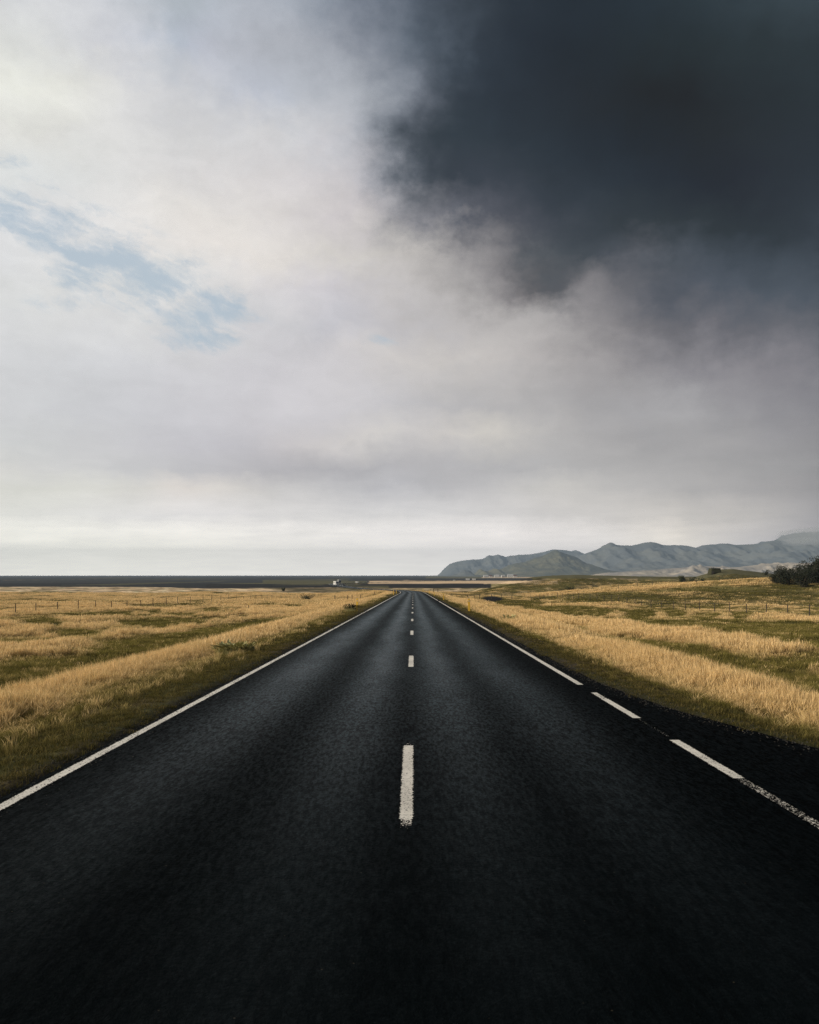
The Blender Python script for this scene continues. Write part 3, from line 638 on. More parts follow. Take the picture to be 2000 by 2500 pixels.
def scatter(y0, y1, dens, lod):
    ymid = y1; hw = .62 * y1 + 7; area = (y1 - y0) * 2 * hw; n = int(area * dens)
    X = rng.uniform(-hw, hw, n); Y = rng.uniform(y0, y1, n); k = (np.abs(X) < .62 * np.maximum(Y, 0) + 7); X = X[k]; Y = Y[k]
    Z, s, tt = height(X, Y, True)
    edge = np.where(s > 0, right_edge(tt), LEFT_EDGE); a = np.abs(s)
    cre = fbm(tt / .9, s * 0 + 3, 4, 77) * .40; k = a > edge + .02 + np.minimum(cre, .0); Z = np.where(a < edge, -.0135 * Y + .004, Z) if y1 < 150 else Z; X, Y, Z, s, tt, a, edge = (q[k] for q in (X, Y, Z, s, tt, a, edge))
    st, gr, col, ok = cover(X, Y, Z, s, tt); r = rng.uniform(size=len(X)); r2 = rng.uniform(size=len(X))
    dark = col.sum(1) < .11
    verge = a < edge + 1.2 + .7 * (s < 0) + fbm(tt / 2, s * 0, 3, 71) * .8
    far_ok = ~((Y > 330) & dark)
    sel_s = (~verge) & (r < np.clip(.05 + .80 * st, 0, .84)) & (ok > .5) & far_ok
    sel_g = (~verge) & (~sel_s) & (r2 < .9) & (ok > .5) & far_ok
    sel_v = verge & (r2 < sm(.0, .5, a - edge) * .62 + .12) & (Y < 150)
    edge_t = sm(1.1, 2.6, a - edge - .7 * (s < 0))
    def push(key, sel, sc, tint):
        pools.setdefault(key, []).append((np.stack([X[sel], Y[sel], Z[sel] - .01], 1), sc[sel], tint[sel]))
    hs = (.70 + .5 * gr) * rng.uniform(.65, 1.3, len(X)) * (1 + fbm(X / 1.6, Y / 2.0, 3, 201) * .55) * np.where(a < 9.5, .76, 1) * (.5 + .5 * edge_t) * (.55 + .45 * sm(.2, .8, st))
    push(('straw', lod), sel_s, hs, np.clip(.50 - st * .85 + rng.uniform(-.2, .25, len(X)) + fbm(X / 1.1, Y / 1.4, 3, 205) * .9, 0, 1))
    vmix = verge & (~sel_v) & (rng.uniform(size=len(X)) < sm(.25, 1.3, a - edge) * .55) & (Y < 200)
    push(('green', lod), vmix, rng.uniform(.35, .95, len(X)), rng.uniform(0, .8, len(X)))
    vst = verge & (rng.uniform(size=len(X)) < sm(.7, 1.9, a - edge) * .07) & (Y < 120)
    push(('straw', lod), vst, rng.uniform(.30, .60, len(X)), rng.uniform(.1, .7, len(X)))
    hg = rng.uniform(.6, 1.5, len(X)) * (.55 + .45 * edge_t)
    push(('green', lod), sel_g, hg, np.clip(.65 - st * 1.0 + rng.uniform(-.2, .3, len(X)), 0, 1))
    push(('short', min(lod, 1)), sel_v, rng.uniform(.6, 1.6, len(X)), rng.uniform(0, 1, len(X)))
scatter(-3, 12, 170, 0)
scatter(12, 26, 120, 0)
scatter(26, 60, 34, 1)
scatter(60, 135, 9, 2)
scatter(135, 400, 1.2, 3)
names = {'straw': ('dry_grass', 'pale dry grass standing in the meadow'), 'green': ('green_grass', 'low olive green grass between the dry stands'), 'short': ('verge_grass', 'short mossy grass on the road verge')}
for (kd, lod), lst in pools.items():
    pts = np.concatenate([q[0] for q in lst]); sc = np.concatenate([q[1] for q in lst]); ti = np.concatenate([q[2] for q in lst]); n = len(pts)
    wx = rng.uniform(.85, 1.2, n)
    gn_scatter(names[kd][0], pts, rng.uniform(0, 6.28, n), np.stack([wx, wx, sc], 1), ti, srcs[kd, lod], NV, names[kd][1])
    print('grass', kd, lod, n)

def pebble(seed):
    r = np.random.default_rng(seed); g = (1 + 5 ** .5) / 2
    V = np.array([(-1,g,0),(1,g,0),(-1,-g,0),(1,-g,0),(0,-1,g),(0,1,g),(0,-1,-g),(0,1,-g),(g,0,-1),(g,0,1),(-g,0,-1),(-g,0,1)]) / 1.9
    Fc = [(0,11,5),(0,5,1),(0,1,7),(0,7,10),(0,10,11),(1,5,9),(5,11,4),(11,10,2),(10,7,6),(7,1,8),(3,9,4),(3,4,2),(3,2,6),(3,6,8),(3,8,9),(4,9,5),(2,4,11),(6,2,10),(8,6,7),(9,8,1)]
    return mesh_np('pebble', V * r.uniform(.6, 1.2, (12, 1)) * np.array([1, .8, .55]), Fc)
M['gravel'] = simple('gravel', (0.055, 0.052, 0.048), .9, .1, .7, 3.0)
gsrc = source('pebbles', [pebble(i) for i in range(5)], M['gravel'])
n = 26000; Y = rng.uniform(-2, 60, n) ** 1.0; sd_ = rng.choice([-1, 1], n); e_ = np.where(sd_ > 0, right_edge(Y), LEFT_EDGE)
a = e_ + rng.normal(.12, .20, n) + np.abs(rng.normal(0, .25, n)) * (rng.uniform(size=n) < .4); X = -0.05 + .0045 * Y + sd_ * a
Z = np.where(a < e_, -.0135 * Y, height(X, Y)); sz = rng.uniform(.004, .011, n) * (1 + Y / 60)
gn_scatter('loose_gravel', np.stack([X, Y, Z + sz * .3], 1), rng.uniform(0, 6.28, n), np.stack([sz] * 3, 1), rng.uniform(0, 1, n), gsrc, 5, 'loose dark gravel and grit along the asphalt edges')

# ------------------------------------------------------------------ mesh builder for made things
class MB:
    def __init__(s): s.v = []; s.f = []
    def box(s, c, d, rz=0.0, taper=1.0):
        b = len(s.v); cs, sn = math.cos(rz), math.sin(rz)
        for z in (-1, 1):
            k = taper if z > 0 else 1.0
            for x, y in ((-1, -1), (1, -1), (1, 1), (-1, 1)):
                px, py = x * d[0] / 2 * k, y * d[1] / 2 * k; s.v.append((c[0] + px * cs - py * sn, c[1] + px * sn + py * cs, c[2] + z * d[2] / 2))
        s.f += [tuple(b + i for i in q) for q in ((3, 2, 1, 0), (4, 5, 6, 7), (0, 1, 5, 4), (1, 2, 6, 5), (2, 3, 7, 6), (3, 0, 4, 7))]; return s
    def tube(s, p, q, r0, r1=None, n=8):
        r1 = r0 if r1 is None else r1; p = Vector(p); q = Vector(q); d = (q - p).normalized()
        a = d.orthogonal().normalized(); c = d.cross(a); b = len(s.v)
        for pt, r in ((p, r0), (q, r1)):
            for i in range(n):
                t_ = 2 * math.pi * i / n; s.v.append(tuple(pt + a * math.cos(t_) * r + c * math.sin(t_) * r))
        s.f += [(b + i, b + (i + 1) % n, b + n + (i + 1) % n, b + n + i) for i in range(n)]
        s.f.append(tuple(b + n - 1 - i for i in range(n))); s.f.append(tuple(b + n + i for i in range(n))); return s
    def prism(s, prof, y0, y1):
        """profile in x,z extruded along y"""
        b = len(s.v); n = len(prof)
        for y in (y0, y1): s.v += [(x, y, z) for x, z in prof]
        s.f += [(b + i, b + (i + 1) % n, b + n + (i + 1) % n, b + n + i) for i in range(n)]
        s.f.append(tuple(b + n - 1 - i for i in range(n))); s.f.append(tuple(b + n + i for i in range(n))); return s
    def build(s, name, m, parent=None, bevel=0.0, loc=None):
        me = bpy.data.meshes.new(name); me.from_pydata(s.v, [], s.f); me.update()
        o = new_obj(name, me, parent, m)
        if bevel:
            import bmesh
            bm = bmesh.new(); bm.from_mesh(me); bmesh.ops.recalc_face_normals(bm, faces=bm.faces)
            bmesh.ops.bevel(bm, geom=list(bm.edges), offset=bevel, segments=2, affect='EDGES', clamp_overlap=True); bm.to_mesh(me); bm.free()
        if loc: o.location = loc
        return o
def gz(x, y): return float(height(np.array([x]), np.array([y]))[0])
def copy_tree(o, parent=None):
    c = o.copy(); C.objects.link(c); c.parent = parent
    for ch in o.children: copy_tree(ch, c)
    return c

# ------------------------------------------------------------------ fences
def fence(posts, hpost, label, wires=3, group=None, thick=.055):
    x0, y0 = posts[0]; root = empty('wire_fence', (x0, y0, gz(x0, y0)), label, 'fence', group)
    bz = root.location.z; tops = []
    for i, (x, y) in enumerate(posts):
        z = gz(x, y); hh = hpost * random.uniform(.92, 1.08); lx, ly = random.uniform(-.04, .04), random.uniform(-.04, .04)
        MB().tube((x - x0, y - y0, z - bz - .3), (x - x0 + lx, y - y0 + ly, z - bz + hh), thick, thick * .85, 7).build('post', M['wood'], root)
        tops.append((x - x0 + lx * .5, y - y0 + ly * .5, z - bz, hh))
    for k in range(wires):
        mb = MB()
        for a, b in zip(tops, tops[1:]):
            f = (.35, .62, .9)[k]; mb.tube((a[0], a[1], a[2] + a[3] * f), (b[0], b[1], b[2] + b[3] * f), .006, .006, 4)
        mb.build('wire', M['wire'], root)
    return root
def from_px(lst): return [((x - 1000) / F * Y, Y) for x, Y in lst]
def depth_line(xs, x0, Y0, x1, Y1):
    """posts on one straight ground line from (x0,Y0) to (x1,Y1)"""
    a = ((x0 - 1000) / F * Y0, Y0); b = ((x1 - 1000) / F * Y1, Y1); outp = []
    for x in xs:
        k = (x - 1000) / F; den = (b[0] - a[0]) - k * (b[1] - a[1]); u_ = (k * a[1] - a[0]) / den; outp.append((a[0] + u_ * (b[0] - a[0]), a[1] + u_ * (b[1] - a[1])))
    return outp
lx = [-45, 38, 88, 141, 191, 233, 272, 310, 344, 374, 406, 434, 465, 496, 517, 539, 559, 578, 595, 611, 625, 639, 652, 664, 676, 687, 698, 708, 718, 727]
fence(depth_line(lx, 38, 92, 708, 262), 1.4, 'long wire fence crossing the left meadow')
rx = [2060, 1977, 1923, 1872, 1823, 1782, 1745, 1708, 1674, 1645, 1616, 1590, 1566, 1551, 1531, 1511, 1493, 1475, 1458, 1441, 1426, 1413, 1400, 1387, 1373, 1361, 1348, 1338, 1328, 1318, 1309, 1296, 1281]
fence(depth_line(rx, 1977, 81, 1318, 215), 1.35, 'long wire fence at the foot of the right hill')
fence(depth_line([1470, 1510, 1556, 1593, 1643, 1700, 1757, 1800, 1843, 1890], 1510, 196, 1890, 206), 1.3, 'short wire fence along the pale crest of the right hill', 2, thick=.06)
fence(from_px([(818, 215), (849, 225), (860, 236), (881, 245), (915, 252)]), 1.5, 'old fence of dark thick posts left of the road bend', 2, thick=.11)
fence(from_px([(1142, 232), (1158, 236), (1171, 240), (1200, 244), (1225, 236), (1250, 228)]), 1.4, 'dark posts and rails beside the gully right of the road', 2, thick=.10)
# gate right of the bend
gx, gy = (1064 - 1000) / F * 235, 235; g = empty('field_gate', (gx, gy, gz(gx, gy)), 'dark timber gate frame right of the road bend', 'gate')
for sx in (-.62, .62): MB().tube((sx * 1.0, 0, -.3), (sx, 0, 1.35), .09, .08, 7).build('post', M['wood'], g)
MB().box((0, 0, 1.30), (1.6, .1, .12)).build('top_rail', M['wood'], g)
gx, gy = (1101 - 1000) / F * 230, 230; g = empty('field_gate', (gx, gy, gz(gx, gy)), 'pair of tall dark posts right of the gate frame', 'gate')
for sx in (-.25, .25): MB().tube((sx, 0, -.3), (sx, 0, 1.6), .07, .06, 7).build('post', M['wood'], g)
MB().box((0, 0, 1.0), (.5, .06, .1)).build('rail', M['wood'], g)
# lone marker in left meadow
x, y = (607 - 1000) / F * 112, 112; g = empty('marker_stake', (x, y, gz(x, y)), 'lone dark stake with yellow tip in the left meadow', 'stake')
MB().tube((0, 0, -.2), (0, 0, .78), .045, .04, 7).build('shaft', M['wood'], g); MB().tube((0, 0, .781), (0, 0, .92), .046, .042, 7).build('tip', M['yellow'], g)

# ------------------------------------------------------------------ yellow roadside posts
def delineator():
    root = empty('road_marker_post', (0, 0, 0), 'x', 'marker post', 'yellow marker posts along the road')
    prof = [(-.075, -.3), (.075, -.3), (.070, .80), (.045, .88), (-.070, .84)]
    MB().prism(prof, -.028, .028).build('shaft', M['yellow'], root, .006)
    MB().box((0, -.031, .66), (.055, .006, .12)).build('reflector', M['reflector'], root)
    MB().prism([(-.073, .842), (.046, .882), (.046, .90), (-.073, .865)], -.030, .030).build('cap', M['reflector'], root)
    return root
d0 = delineator(); first = True
for (t_, side, lab) in [(60, 1, 'yellow marker post nearest on the right verge'), (110, 1, 'second yellow marker post on the right verge'), (160, 1, 'third yellow marker post on the right verge'), (208, 1, 'farthest yellow marker post on the right verge'),
                      (62, -1, 'yellow marker post nearest on the left verge beside a small bush'), (178, -1, 'second yellow marker post on the left verge'), (205, -1, 'yellow marker post on the left verge at the bend'), (262, 1, 'tiny yellow marker post beyond the crest of the bend')]:
    o = d0 if first else copy_tree(d0); first = False
    p, nn = path_frame(np.array([float(t_)])); q = p[0] + nn[0] * side * (4.15 if side > 0 else 4.2)
    o.location = (q[0], q[1], gz(q[0], q[1]) + .10); o['label'] = lab; o.rotation_euler = (random.uniform(-.02, .02), random.uniform(-.03, .03), random.uniform(-.15, .15))

# ------------------------------------------------------------------ vehicles (local x = forward)
def wheel(root, x, y, r):
    w = MB().tube((x, y - .11, r), (x, y + .11, r), r, r, 16).build('wheel', M['black'], root)
    MB().tube((x, y - .118, r), (x, y + .118, r), r * .55, r * .55, 12).build('rim', M['roof'], w)
def place(root, px, Y, rz, z=None):
    x = (px - 1000) / F * Y; s, tt, zr = road_query(np.array([x]), np.array([Y])); root.location = (x, Y, float(zr[0]) + .02 if z is None else z); root.rotation_euler.z = rz
def car(label, px, Y, rz, body):
    g = empty('car', (0, 0, 0), label, 'car', 'vehicles on the far road')
    MB().prism([(-2.1, .35), (2.1, .35), (2.15, .7), (1.9, .92), (.95, 1.0), (-1.9, 1.02), (-2.15, .8)], -.86, .86).build('body', body, g, .06)
    MB().prism([(-1.75, 1.0), (1.0, 1.0), (.35, 1.46), (-1.3, 1.48)], -.74, .74).build('cabin', body, g, .05)
    MB().prism([(.99, 1.03), (1.02, 1.05), (.42, 1.43), (.39, 1.41)], -.66, .66).build('windscreen', M['glass'], g)
    for sy in (-.745, .735): MB().prism([(-1.45, 1.06), (.75, 1.06), (.28, 1.38), (-1.15, 1.40)], sy, sy + .01).build('side_window', M['glass'], g)
    for sy in (-.6, .6): MB().box((2.12, sy, .68), (.08, .34, .16)).build('headlight', M['lamp'], g)
    for sx in (-1.3, 1.35):
        for sy in (-.78, .78): wheel(g, sx, sy, .33)
    place(g, px, Y, rz); return g
def motorhome(label, px, Y, rz):
    g = empty('motorhome', (0, 0, 0), label, 'motorhome', 'vehicles on the far road')
    MB().prism([(-3.4, .55), (1.6, .55), (1.6, 2.1), (2.5, 2.3), (2.4, 2.75), (1.8, 3.0), (-3.4, 3.0)], -1.12, 1.12).build('body', M['white'], g, .06)
    MB().prism([(1.62, .45), (3.15, .45), (3.2, .95), (2.6, 1.22), (2.1, 2.08), (1.62, 2.08)], -1.0, 1.0).build('cab', M['white'], g, .05)
    MB().prism([(2.63, 1.24), (2.66, 1.26), (2.18, 2.04), (2.14, 2.03)], -.9, .9).build('windscreen', M['glass'], g)
    for sy in (-1.01, 1.0): MB().prism([(1.75, 1.25), (2.45, 1.25), (2.08, 1.95), (1.75, 1.95)], sy, sy + .01).build('side_window', M['glass'], g)
    for sy in (-1.13, 1.12):
        for x in (-2.4, -.4): MB().box((x, sy + .005, 1.95), (1.1, .012, .5)).build('side_window', M['glass'], g)
    MB().box((3.19, 0, .55), (.1, 1.9, .22)).build('bumper', M['black'], g)
    for sy in (-.75, .75): MB().box((3.12, sy, .86), (.16, .34, .18)).build('headlight', M['lamp'], g)
    for sx in (-2.2, 2.35):
        for sy in (-.95, .95): wheel(g, sx, sy, .38)
    place(g, px, Y, rz); return g
def truck(label, px, Y, rz, box_len=6.5):
    g = empty('truck', (0, 0, 0), label, 'truck', 'vehicles on the far road')
    MB().box((-box_len / 2 + 1.2, 0, 2.25), (box_len, 2.45, 2.7)).build('cargo_box', M['white'], g, .05)
    MB().prism([(1.35, .6), (3.2, .6), (3.25, 1.5), (2.9, 2.6), (1.35, 2.7)], -1.15, 1.15).build('cab', M['darkcar'], g, .06)
    MB().prism([(3.235, 1.62), (3.25, 1.64), (2.96, 2.45), (2.93, 2.45)], -1.0, 1.0).build('windscreen', M['glass'], g)
    MB().box((-box_len / 2 + 1.8, 0, .75), (box_len + 1.5, .9, .25)).build('chassis', M['black'], g)
    for sy in (-.85, .85): MB().box((3.24, sy, .95), (.08, .3, .2)).build('headlight', M['lamp'], g)
    for sx in (-box_len + 2.3, 2.3):
        for sy in (-1.05, 1.05): wheel(g, sx, sy, .48)
    place(g, px, Y, rz); return g
toward = R(-62)
motorhome('white motorhome in front coming round the far bend', 821, 598, R(-66))
truck('white box truck close behind the motorhome', 829, 790, R(-80), 6.0)
car('dark small car with bright headlights just behind the bend', 836, 560, R(-50), M['darkcar'])
car('white car on the far road between motorhome and dark car', 872, 878, R(-30), M['white'])
car('dark car farther along the far road', 898, 936, R(150), M['darkcar'])
car('small white car on the distant road left of the mountains', 1109, 1275, R(165), M['white'])
truck('white square box truck on the distant road', 1139, 1300, R(180), 6.5)
truck('white truck with dark cab on the distant road, rightmost', 1160, 1320, R(0), 5.5)

# ------------------------------------------------------------------ trees and bushes
def leaves(n, centers, size, seed):
    r = np.random.default_rng(seed); ci = r.integers(0, len(centers), n); c = np.array([q[:3] for q in centers])[ci]; rad_ = np.array([q[3] for q in centers])[ci]
    d = r.normal(size=(n, 3)); d /= np.linalg.norm(d, axis=1)[:, None]; p = c + d * (rad_ * r.uniform(.35, 1, n) ** .6)[:, None]
    a = r.normal(size=(n, 3)); a /= np.linalg.norm(a, axis=1)[:, None]; b = np.cross(a, r.normal(size=(n, 3))); b /= np.linalg.norm(b, axis=1)[:, None]
    sz = (size * r.uniform(.6, 1.3, n))[:, None]
    V = np.stack([p - a * sz, p + b * sz * .45, p + a * sz, p - b * sz * .45], 1).reshape(-1, 3); return V, np.arange(4 * n).reshape(-1, 4)
def tree(px, Y, hgt, spread, label, seed, name='tree', group='dark trees on the right hill'):
    x = (px - 1000) / F * Y; r = random.Random(seed); root = empty(name, (x, Y, gz(x, Y)), label, 'tree' if name == 'tree' else 'bush', group)
    mb = MB(); cs = []
    stems = 3 if name == 'tree' else 5
    for i in range(stems):
        a = r.uniform(0, 6.28); p = Vector((r.uniform(-.2, .2), r.uniform(-.2, .2), -.2)); rad_ = .035 * hgt
        for k in range(4):
            q = p + Vector((math.cos(a) * spread * .16, math.sin(a) * spread * .16, hgt * .24 * r.uniform(.8, 1.15))); mb.tube(p, q, rad_, rad_ * .7, 6); rad_ *= .7; p = q; a += r.uniform(-.6, .6)
            for j in range(2):
                aa = r.uniform(0, 6.28); e = p + Vector((math.cos(aa), math.sin(aa), .7)) * spread * r.uniform(.12, .3); mb.tube(p, e, rad_ * .6, rad_ * .25, 5); cs.append((e.x, e.y, e.z, spread * r.uniform(.13, .26)))
        cs.append((p.x, p.y, p.z + hgt * .02, spread * .14))
    for i in range(14): 
        a = r.uniform(0, 6.28); rr = spread * .5 * math.sqrt(r.random()); cs.append((rr * math.cos(a), rr * math.sin(a), hgt * r.uniform(.15, .75), spread * r.uniform(.14, .24)))
    mb.build('trunk', M['bark'], root)
    V, Fq = leaves(4200 if name == 'tree' else 1600, cs, .028 * hgt + .02 if name == 'tree' else .07 * hgt, seed)
    new_obj('crown', mesh_np('crown', V, Fq), root, M['leaf'] if name == 'tree' else M['leaf_bush']); return root
for i, (px, Y, h, sp, lab) in enumerate([(1910, 186, 3.0, 3.6, 'low dark tree at the left end of the clump'), (1930, 184, 3.5, 4.2, 'second dark tree from the left in the clump'), (1950, 187, 3.9, 4.4, 'middle dark tree of the hilltop clump'),
        (1974, 183, 4.5, 4.6, 'tallest dark tree with feathery top by the frame edge'), (1996, 185, 4.8, 4.8, 'dark tree at the right edge of the clump'), (1892, 188, 2.6, 2.6, 'small dark shrub tree leftmost of the clump'), (1962, 178, 3.6, 4.2, 'low dark tree in front of the clump'), (2024, 185, 5.4, 4.8, 'dark tree just beyond the right frame edge')]):
    tree(px, Y, h, sp, lab, 300 + i)
for i, (px, Y, h, sp, lab) in enumerate([(747, 225, 1.5, 2.8, 'round dark green bush beyond the left fence end'), (692, 440, 1.8, 1.4, 'dark bush on the edge of the dark far bank'), (1575, 330, 2.2, 4.5, 'low dark bush on the far green hill'),
        (1596, 325, 1.8, 4.0, 'small dark bush right of the low hill bush'), (1702, 360, 4.0, 4.0, 'dark bush left of the dark block'), (1718, 350, 2.6, 3.4, 'little bush touching the dark block'), (1668, 380, 3.5, 3.0, 'dark bush beside the white dome roof'), (1391, 330, 2.0, 3.0, 'dark shrub on the shoulder of the green hill'), (1448, 340, 1.8, 3.2, 'second dark shrub on the green hill shoulder')]):
    tree(px, Y, h, sp, lab, 400 + i, 'bush', 'dark bushes on the far slopes')
def leafy_plant(px, Y, n, L, hgt, label, seed, m):
    x = (px - 1000) / F * Y; root = empty('leafy_plant', (x, Y, gz(x, Y)), label, 'plant'); r = random.Random(seed); mb = MB(); st = MB()
    for i in range(n):
        a = r.uniform(0, 6.28); rr = L * r.uniform(.1, 1.0); b = Vector((math.cos(a) * rr, math.sin(a) * rr, 0)); el_ = r.uniform(.2, 1.2); l = r.uniform(.12, .24)
        top = b + Vector((r.uniform(-.05, .05), r.uniform(-.05, .05), hgt * r.uniform(.3, 1))); st.tube(b, top, .006, .004, 4)
        d = Vector((math.cos(a + r.uniform(-1, 1)) * math.cos(el_), math.sin(a) * math.cos(el_), math.sin(el_) * .6)).normalized(); sd_ = d.cross(Vector((0, 0, 1))).normalized() * l * .2; up = Vector((0, 0, .02))
        k = len(mb.v); mb.v += [tuple(top), tuple(top + d * l * .5 + sd_ + up), tuple(top + d * l), tuple(top + d * l * .5 - sd_ + up)]; mb.f.append((k, k + 1, k + 2, k + 3))
    st.build('stem', M['leaf_light'], root); mb.build('foliage', m, root); return root
leafy_plant(572, 24.2, 380, .58, .24, 'clump of broad leaved weed in the left dry verge', 3, M['leaf_light'])
leafy_plant(858, 62, 200, .6, .45, 'small green bush beside the left yellow post', 4, M['leaf'])
leafy_plant(1245, 44, 120, .5, .35, 'brown leafy tuft on the right verge slope', 5, M['leaf_light'])

# ------------------------------------------------------------------ far buildings
def house(px, py, Y, L, Wd, hw, hr, label, roofm='roof', rz=0.0, wallm='white', name='farmhouse'):
    x = (px - 1000) / F * Y; z = CAMH - (py - HZ) / F * Y; g = empty(name, (x, Y, z), label, 'farm building', 'far farm buildings', rz)
    w = MB().prism([(-Wd / 2, -.5), (Wd / 2, -.5), (Wd / 2, hw), (0, hw + hr), (-Wd / 2, hw)], -L / 2, L / 2); w.v = [(b, a, c) for a, b, c in w.v]; w.build('wall', M[wallm], g)
    for s_ in (-1, 1):
        r = MB(); y0 = s_ * (Wd / 2 + .3); r.v = [(-L / 2 - .3, y0, hw - .1), (L / 2 + .3, y0, hw - .1), (L / 2 + .3, 0, hw + hr + .12), (-L / 2 - .3, 0, hw + hr + .12), (-L / 2 - .3, y0, hw + .1), (L / 2 + .3, y0, hw + .1), (L / 2 + .3, 0, hw + hr + .32), (-L / 2 - .3, 0, hw + hr + .32)]
        r.f = [(3, 2, 1, 0), (4, 5, 6, 7), (0, 1, 5, 4), (1, 2, 6, 5), (2, 3, 7, 6), (3, 0, 4, 7)]; r.build('roof', M[roofm], g)
    for k in (-1, 0, 1): MB().box((k * L * .3, -Wd / 2 - .02, hw * .55), (1.2, .06, 1.1)).build('window' if k else 'door', M['glass'], g)
    return g
for i, (px, Y, L, hw, rf_, lab) in enumerate([(1186, 2700, 14, 4.5, 'roof', 'tiny white farm building leftmost below the foothill'), (1198, 2750, 10, 4, 'redroof', 'small farmhouse right of the leftmost one'), (1213, 2600, 16, 5, 'roof', 'white farm building in the middle of the row'), (1228, 2700, 11, 4.5, 'roof', 'small pale farm building right of the middle'),
      (1246, 2550, 18, 6, 'roof', 'largest white farmhouse at the right of the row'), (1258, 2650, 12, 4.5, 'redroof', 'rightmost dark roofed farmhouse of the row')]):
    house(px, 1409.5, Y, L, 9, hw, 3, lab, rf_, R(random.uniform(-20, 20)))
# white dome-roofed barn and a dark block of unknown kind, built as a turf shed
x, Y = (1678 - 1000) / F * 560, 560; g = empty('barn', (x, Y, gz(x, Y)), 'low barn with rounded white roof on the right skyline', 'barn')
arc = [(4.2 * math.cos(a), 1.2 + 1.6 * math.sin(a)) for a in np.linspace(0, math.pi, 14)]
MB().prism([(-4.0, -.5), (4.0, -.5), (4.0, 1.25), (-4.0, 1.25)], -3, 3).build('wall', M['wood'], g); MB().prism(arc, -3.2, 3.2).build('roof', M['white'], g); MB().box((0, -3.03, .6), (1.6, .06, 1.3)).build('door', M['black'], g)
x, Y = (1745 - 1000) / F * 415, 415; g = empty('turf_shed', (x, Y, gz(x, Y) - .6), 'dark block of unknown kind at the mound, built as a turf shed', 'shed')
MB().box((0, 0, 1.5), (5.6, 6, 3.4), 0, .80).build('wall', M['turf'], g, .25); MB().box((.1, 0, 3.3), (4.5, 4.9, .3)).build('roof', M['turf'], g, .12); MB().box((-2, -3.06, 1.0), (1.2, .1, 2.0)).build('door', M['wood'], g)
for k in (-4.1, -3.0): MB().box((k + 2.0, -1.6, 3.4), (.3, .3, .8)).build('chimney', M['wood'], g)
# long dark rail fence on skyline
fence(from_px([(1628, 372), (1648, 372), (1670, 374), (1690, 374)]), 2.4, 'dark railing beside the rounded barn', 3, thick=.12)

# ------------------------------------------------------------------ mountains
def mtn_mat(name, c1, c2, c3):
    def b(t, o):
        pos = t.node('ShaderNodeNewGeometry').outputs['Position']; nrm = t.node('ShaderNodeNewGeometry').outputs['True Normal']
        n = t.noise(t.v('MULTIPLY', pos, (.004, .004, .008)), 1.0, 8, 0.65); n2 = t.noise(t.v('MULTIPLY', pos, (.02, .02, .05)), 1.0, 6, 0.6)
        c = t.mix(t.rng(n, .4, .6, 0, 1, True), c1, c2); sl = t.rng(t.sep(nrm)[2], .45, .8, 1, 0); c = t.mix(t.m('MULTIPLY', sl, t.rng(n2, .3, .7, .2, 1)), c, c3)
        principled(t, o, c, .95, .05, n2, .6, 8.0)
    return mat(name, b)
M['mtn'] = mtn_mat('mountain_rock', (.115, .130, .142, 1), (.150, .158, .150, 1), (.080, .090, .102, 1))
M['mtn_brown'] = mtn_mat('mountain_grass', (.155, .145, .090, 1), (.085, .090, .066, 1), (.085, .090, .090, 1))
M['sand'] = mtn_mat('pale_cliff', (.46, .40, .32, 1), (.27, .25, .23, 1), (.13, .13, .14, 1))  # tan cliff; the greys put its shadow bands into the colour
def mountain(name, sil, Y0, depth, material, label, seed, rough=.28, base=1406, plateau=0.0, scale=1.0, p=1.2):
    sil = np.array(sil, float); n = 420; m_ = 120
    us = np.linspace(sil[0, 0], sil[-1, 0], n); ys = np.interp(us, sil[:, 0], sil[:, 1])
    Hr = np.maximum((base - ys) / F * Y0, 0); Xr = (us - 1000) / F * Y0
    dd = np.concatenate([np.linspace(-1, 0, m_), np.linspace(0, 1, m_ // 2)[1:]])
    XX, DD = np.meshgrid(Xr, dd, indexing='ij'); HH = np.repeat(Hr[:, None], len(dd), 1)
    ad = np.clip(np.abs(DD) - plateau, 0, 1) / (1 - plateau); prof = (1 - ad) ** p
    XX2 = XX + 0 * DD; YY = Y0 + DD * depth
    rg = ridged(XX2 / (620 * scale), YY / (900 * scale), 5, seed); fn = fbm(XX2 / (160 * scale), YY / (160 * scale), 4, seed + 9)
    r0 = rg - rg.mean(); r2 = ridged(XX2 / (150 * scale), YY / (420 * scale), 4, seed + 3); r2 = r2 - r2.mean()
    wgt = np.clip(ad * 5, 0, 1) ** .7
    Z = HH * prof * (1 + r0 * rough * 6.0 * wgt) + HH * (r2 * .13 + fn * .08) * wgt * np.clip(prof * 2.5, 0, 1) + HH * (r2 * .045 + fn * .03)
    Z = np.where(ad > .97, np.minimum(Z, 0), Z); zb = CAMH - (base - HZ) / F * Y0 - 5
    edge = np.minimum(np.arange(n), np.arange(n)[::-1])[:, None]; Z = Z * np.clip(edge / 3.0, 0, 1)
    V = np.stack([XX2, YY, np.maximum(Z, -2) + zb], -1).reshape(-1, 3)
    o = new_obj(name, mesh_np(name, V, grid_faces(n, len(dd))[:, ::-1], True), None, material); tag(o, label, kind='structure'); return o
mountain('mountain', [(1375,1400),(1385,1350),(1398,1343),(1405,1342),(1415,1345),(1424,1352),(1440,1372),(1500,1400)], 12000, 1200, M['mtn'], 'small pale peak far behind the others', 5)
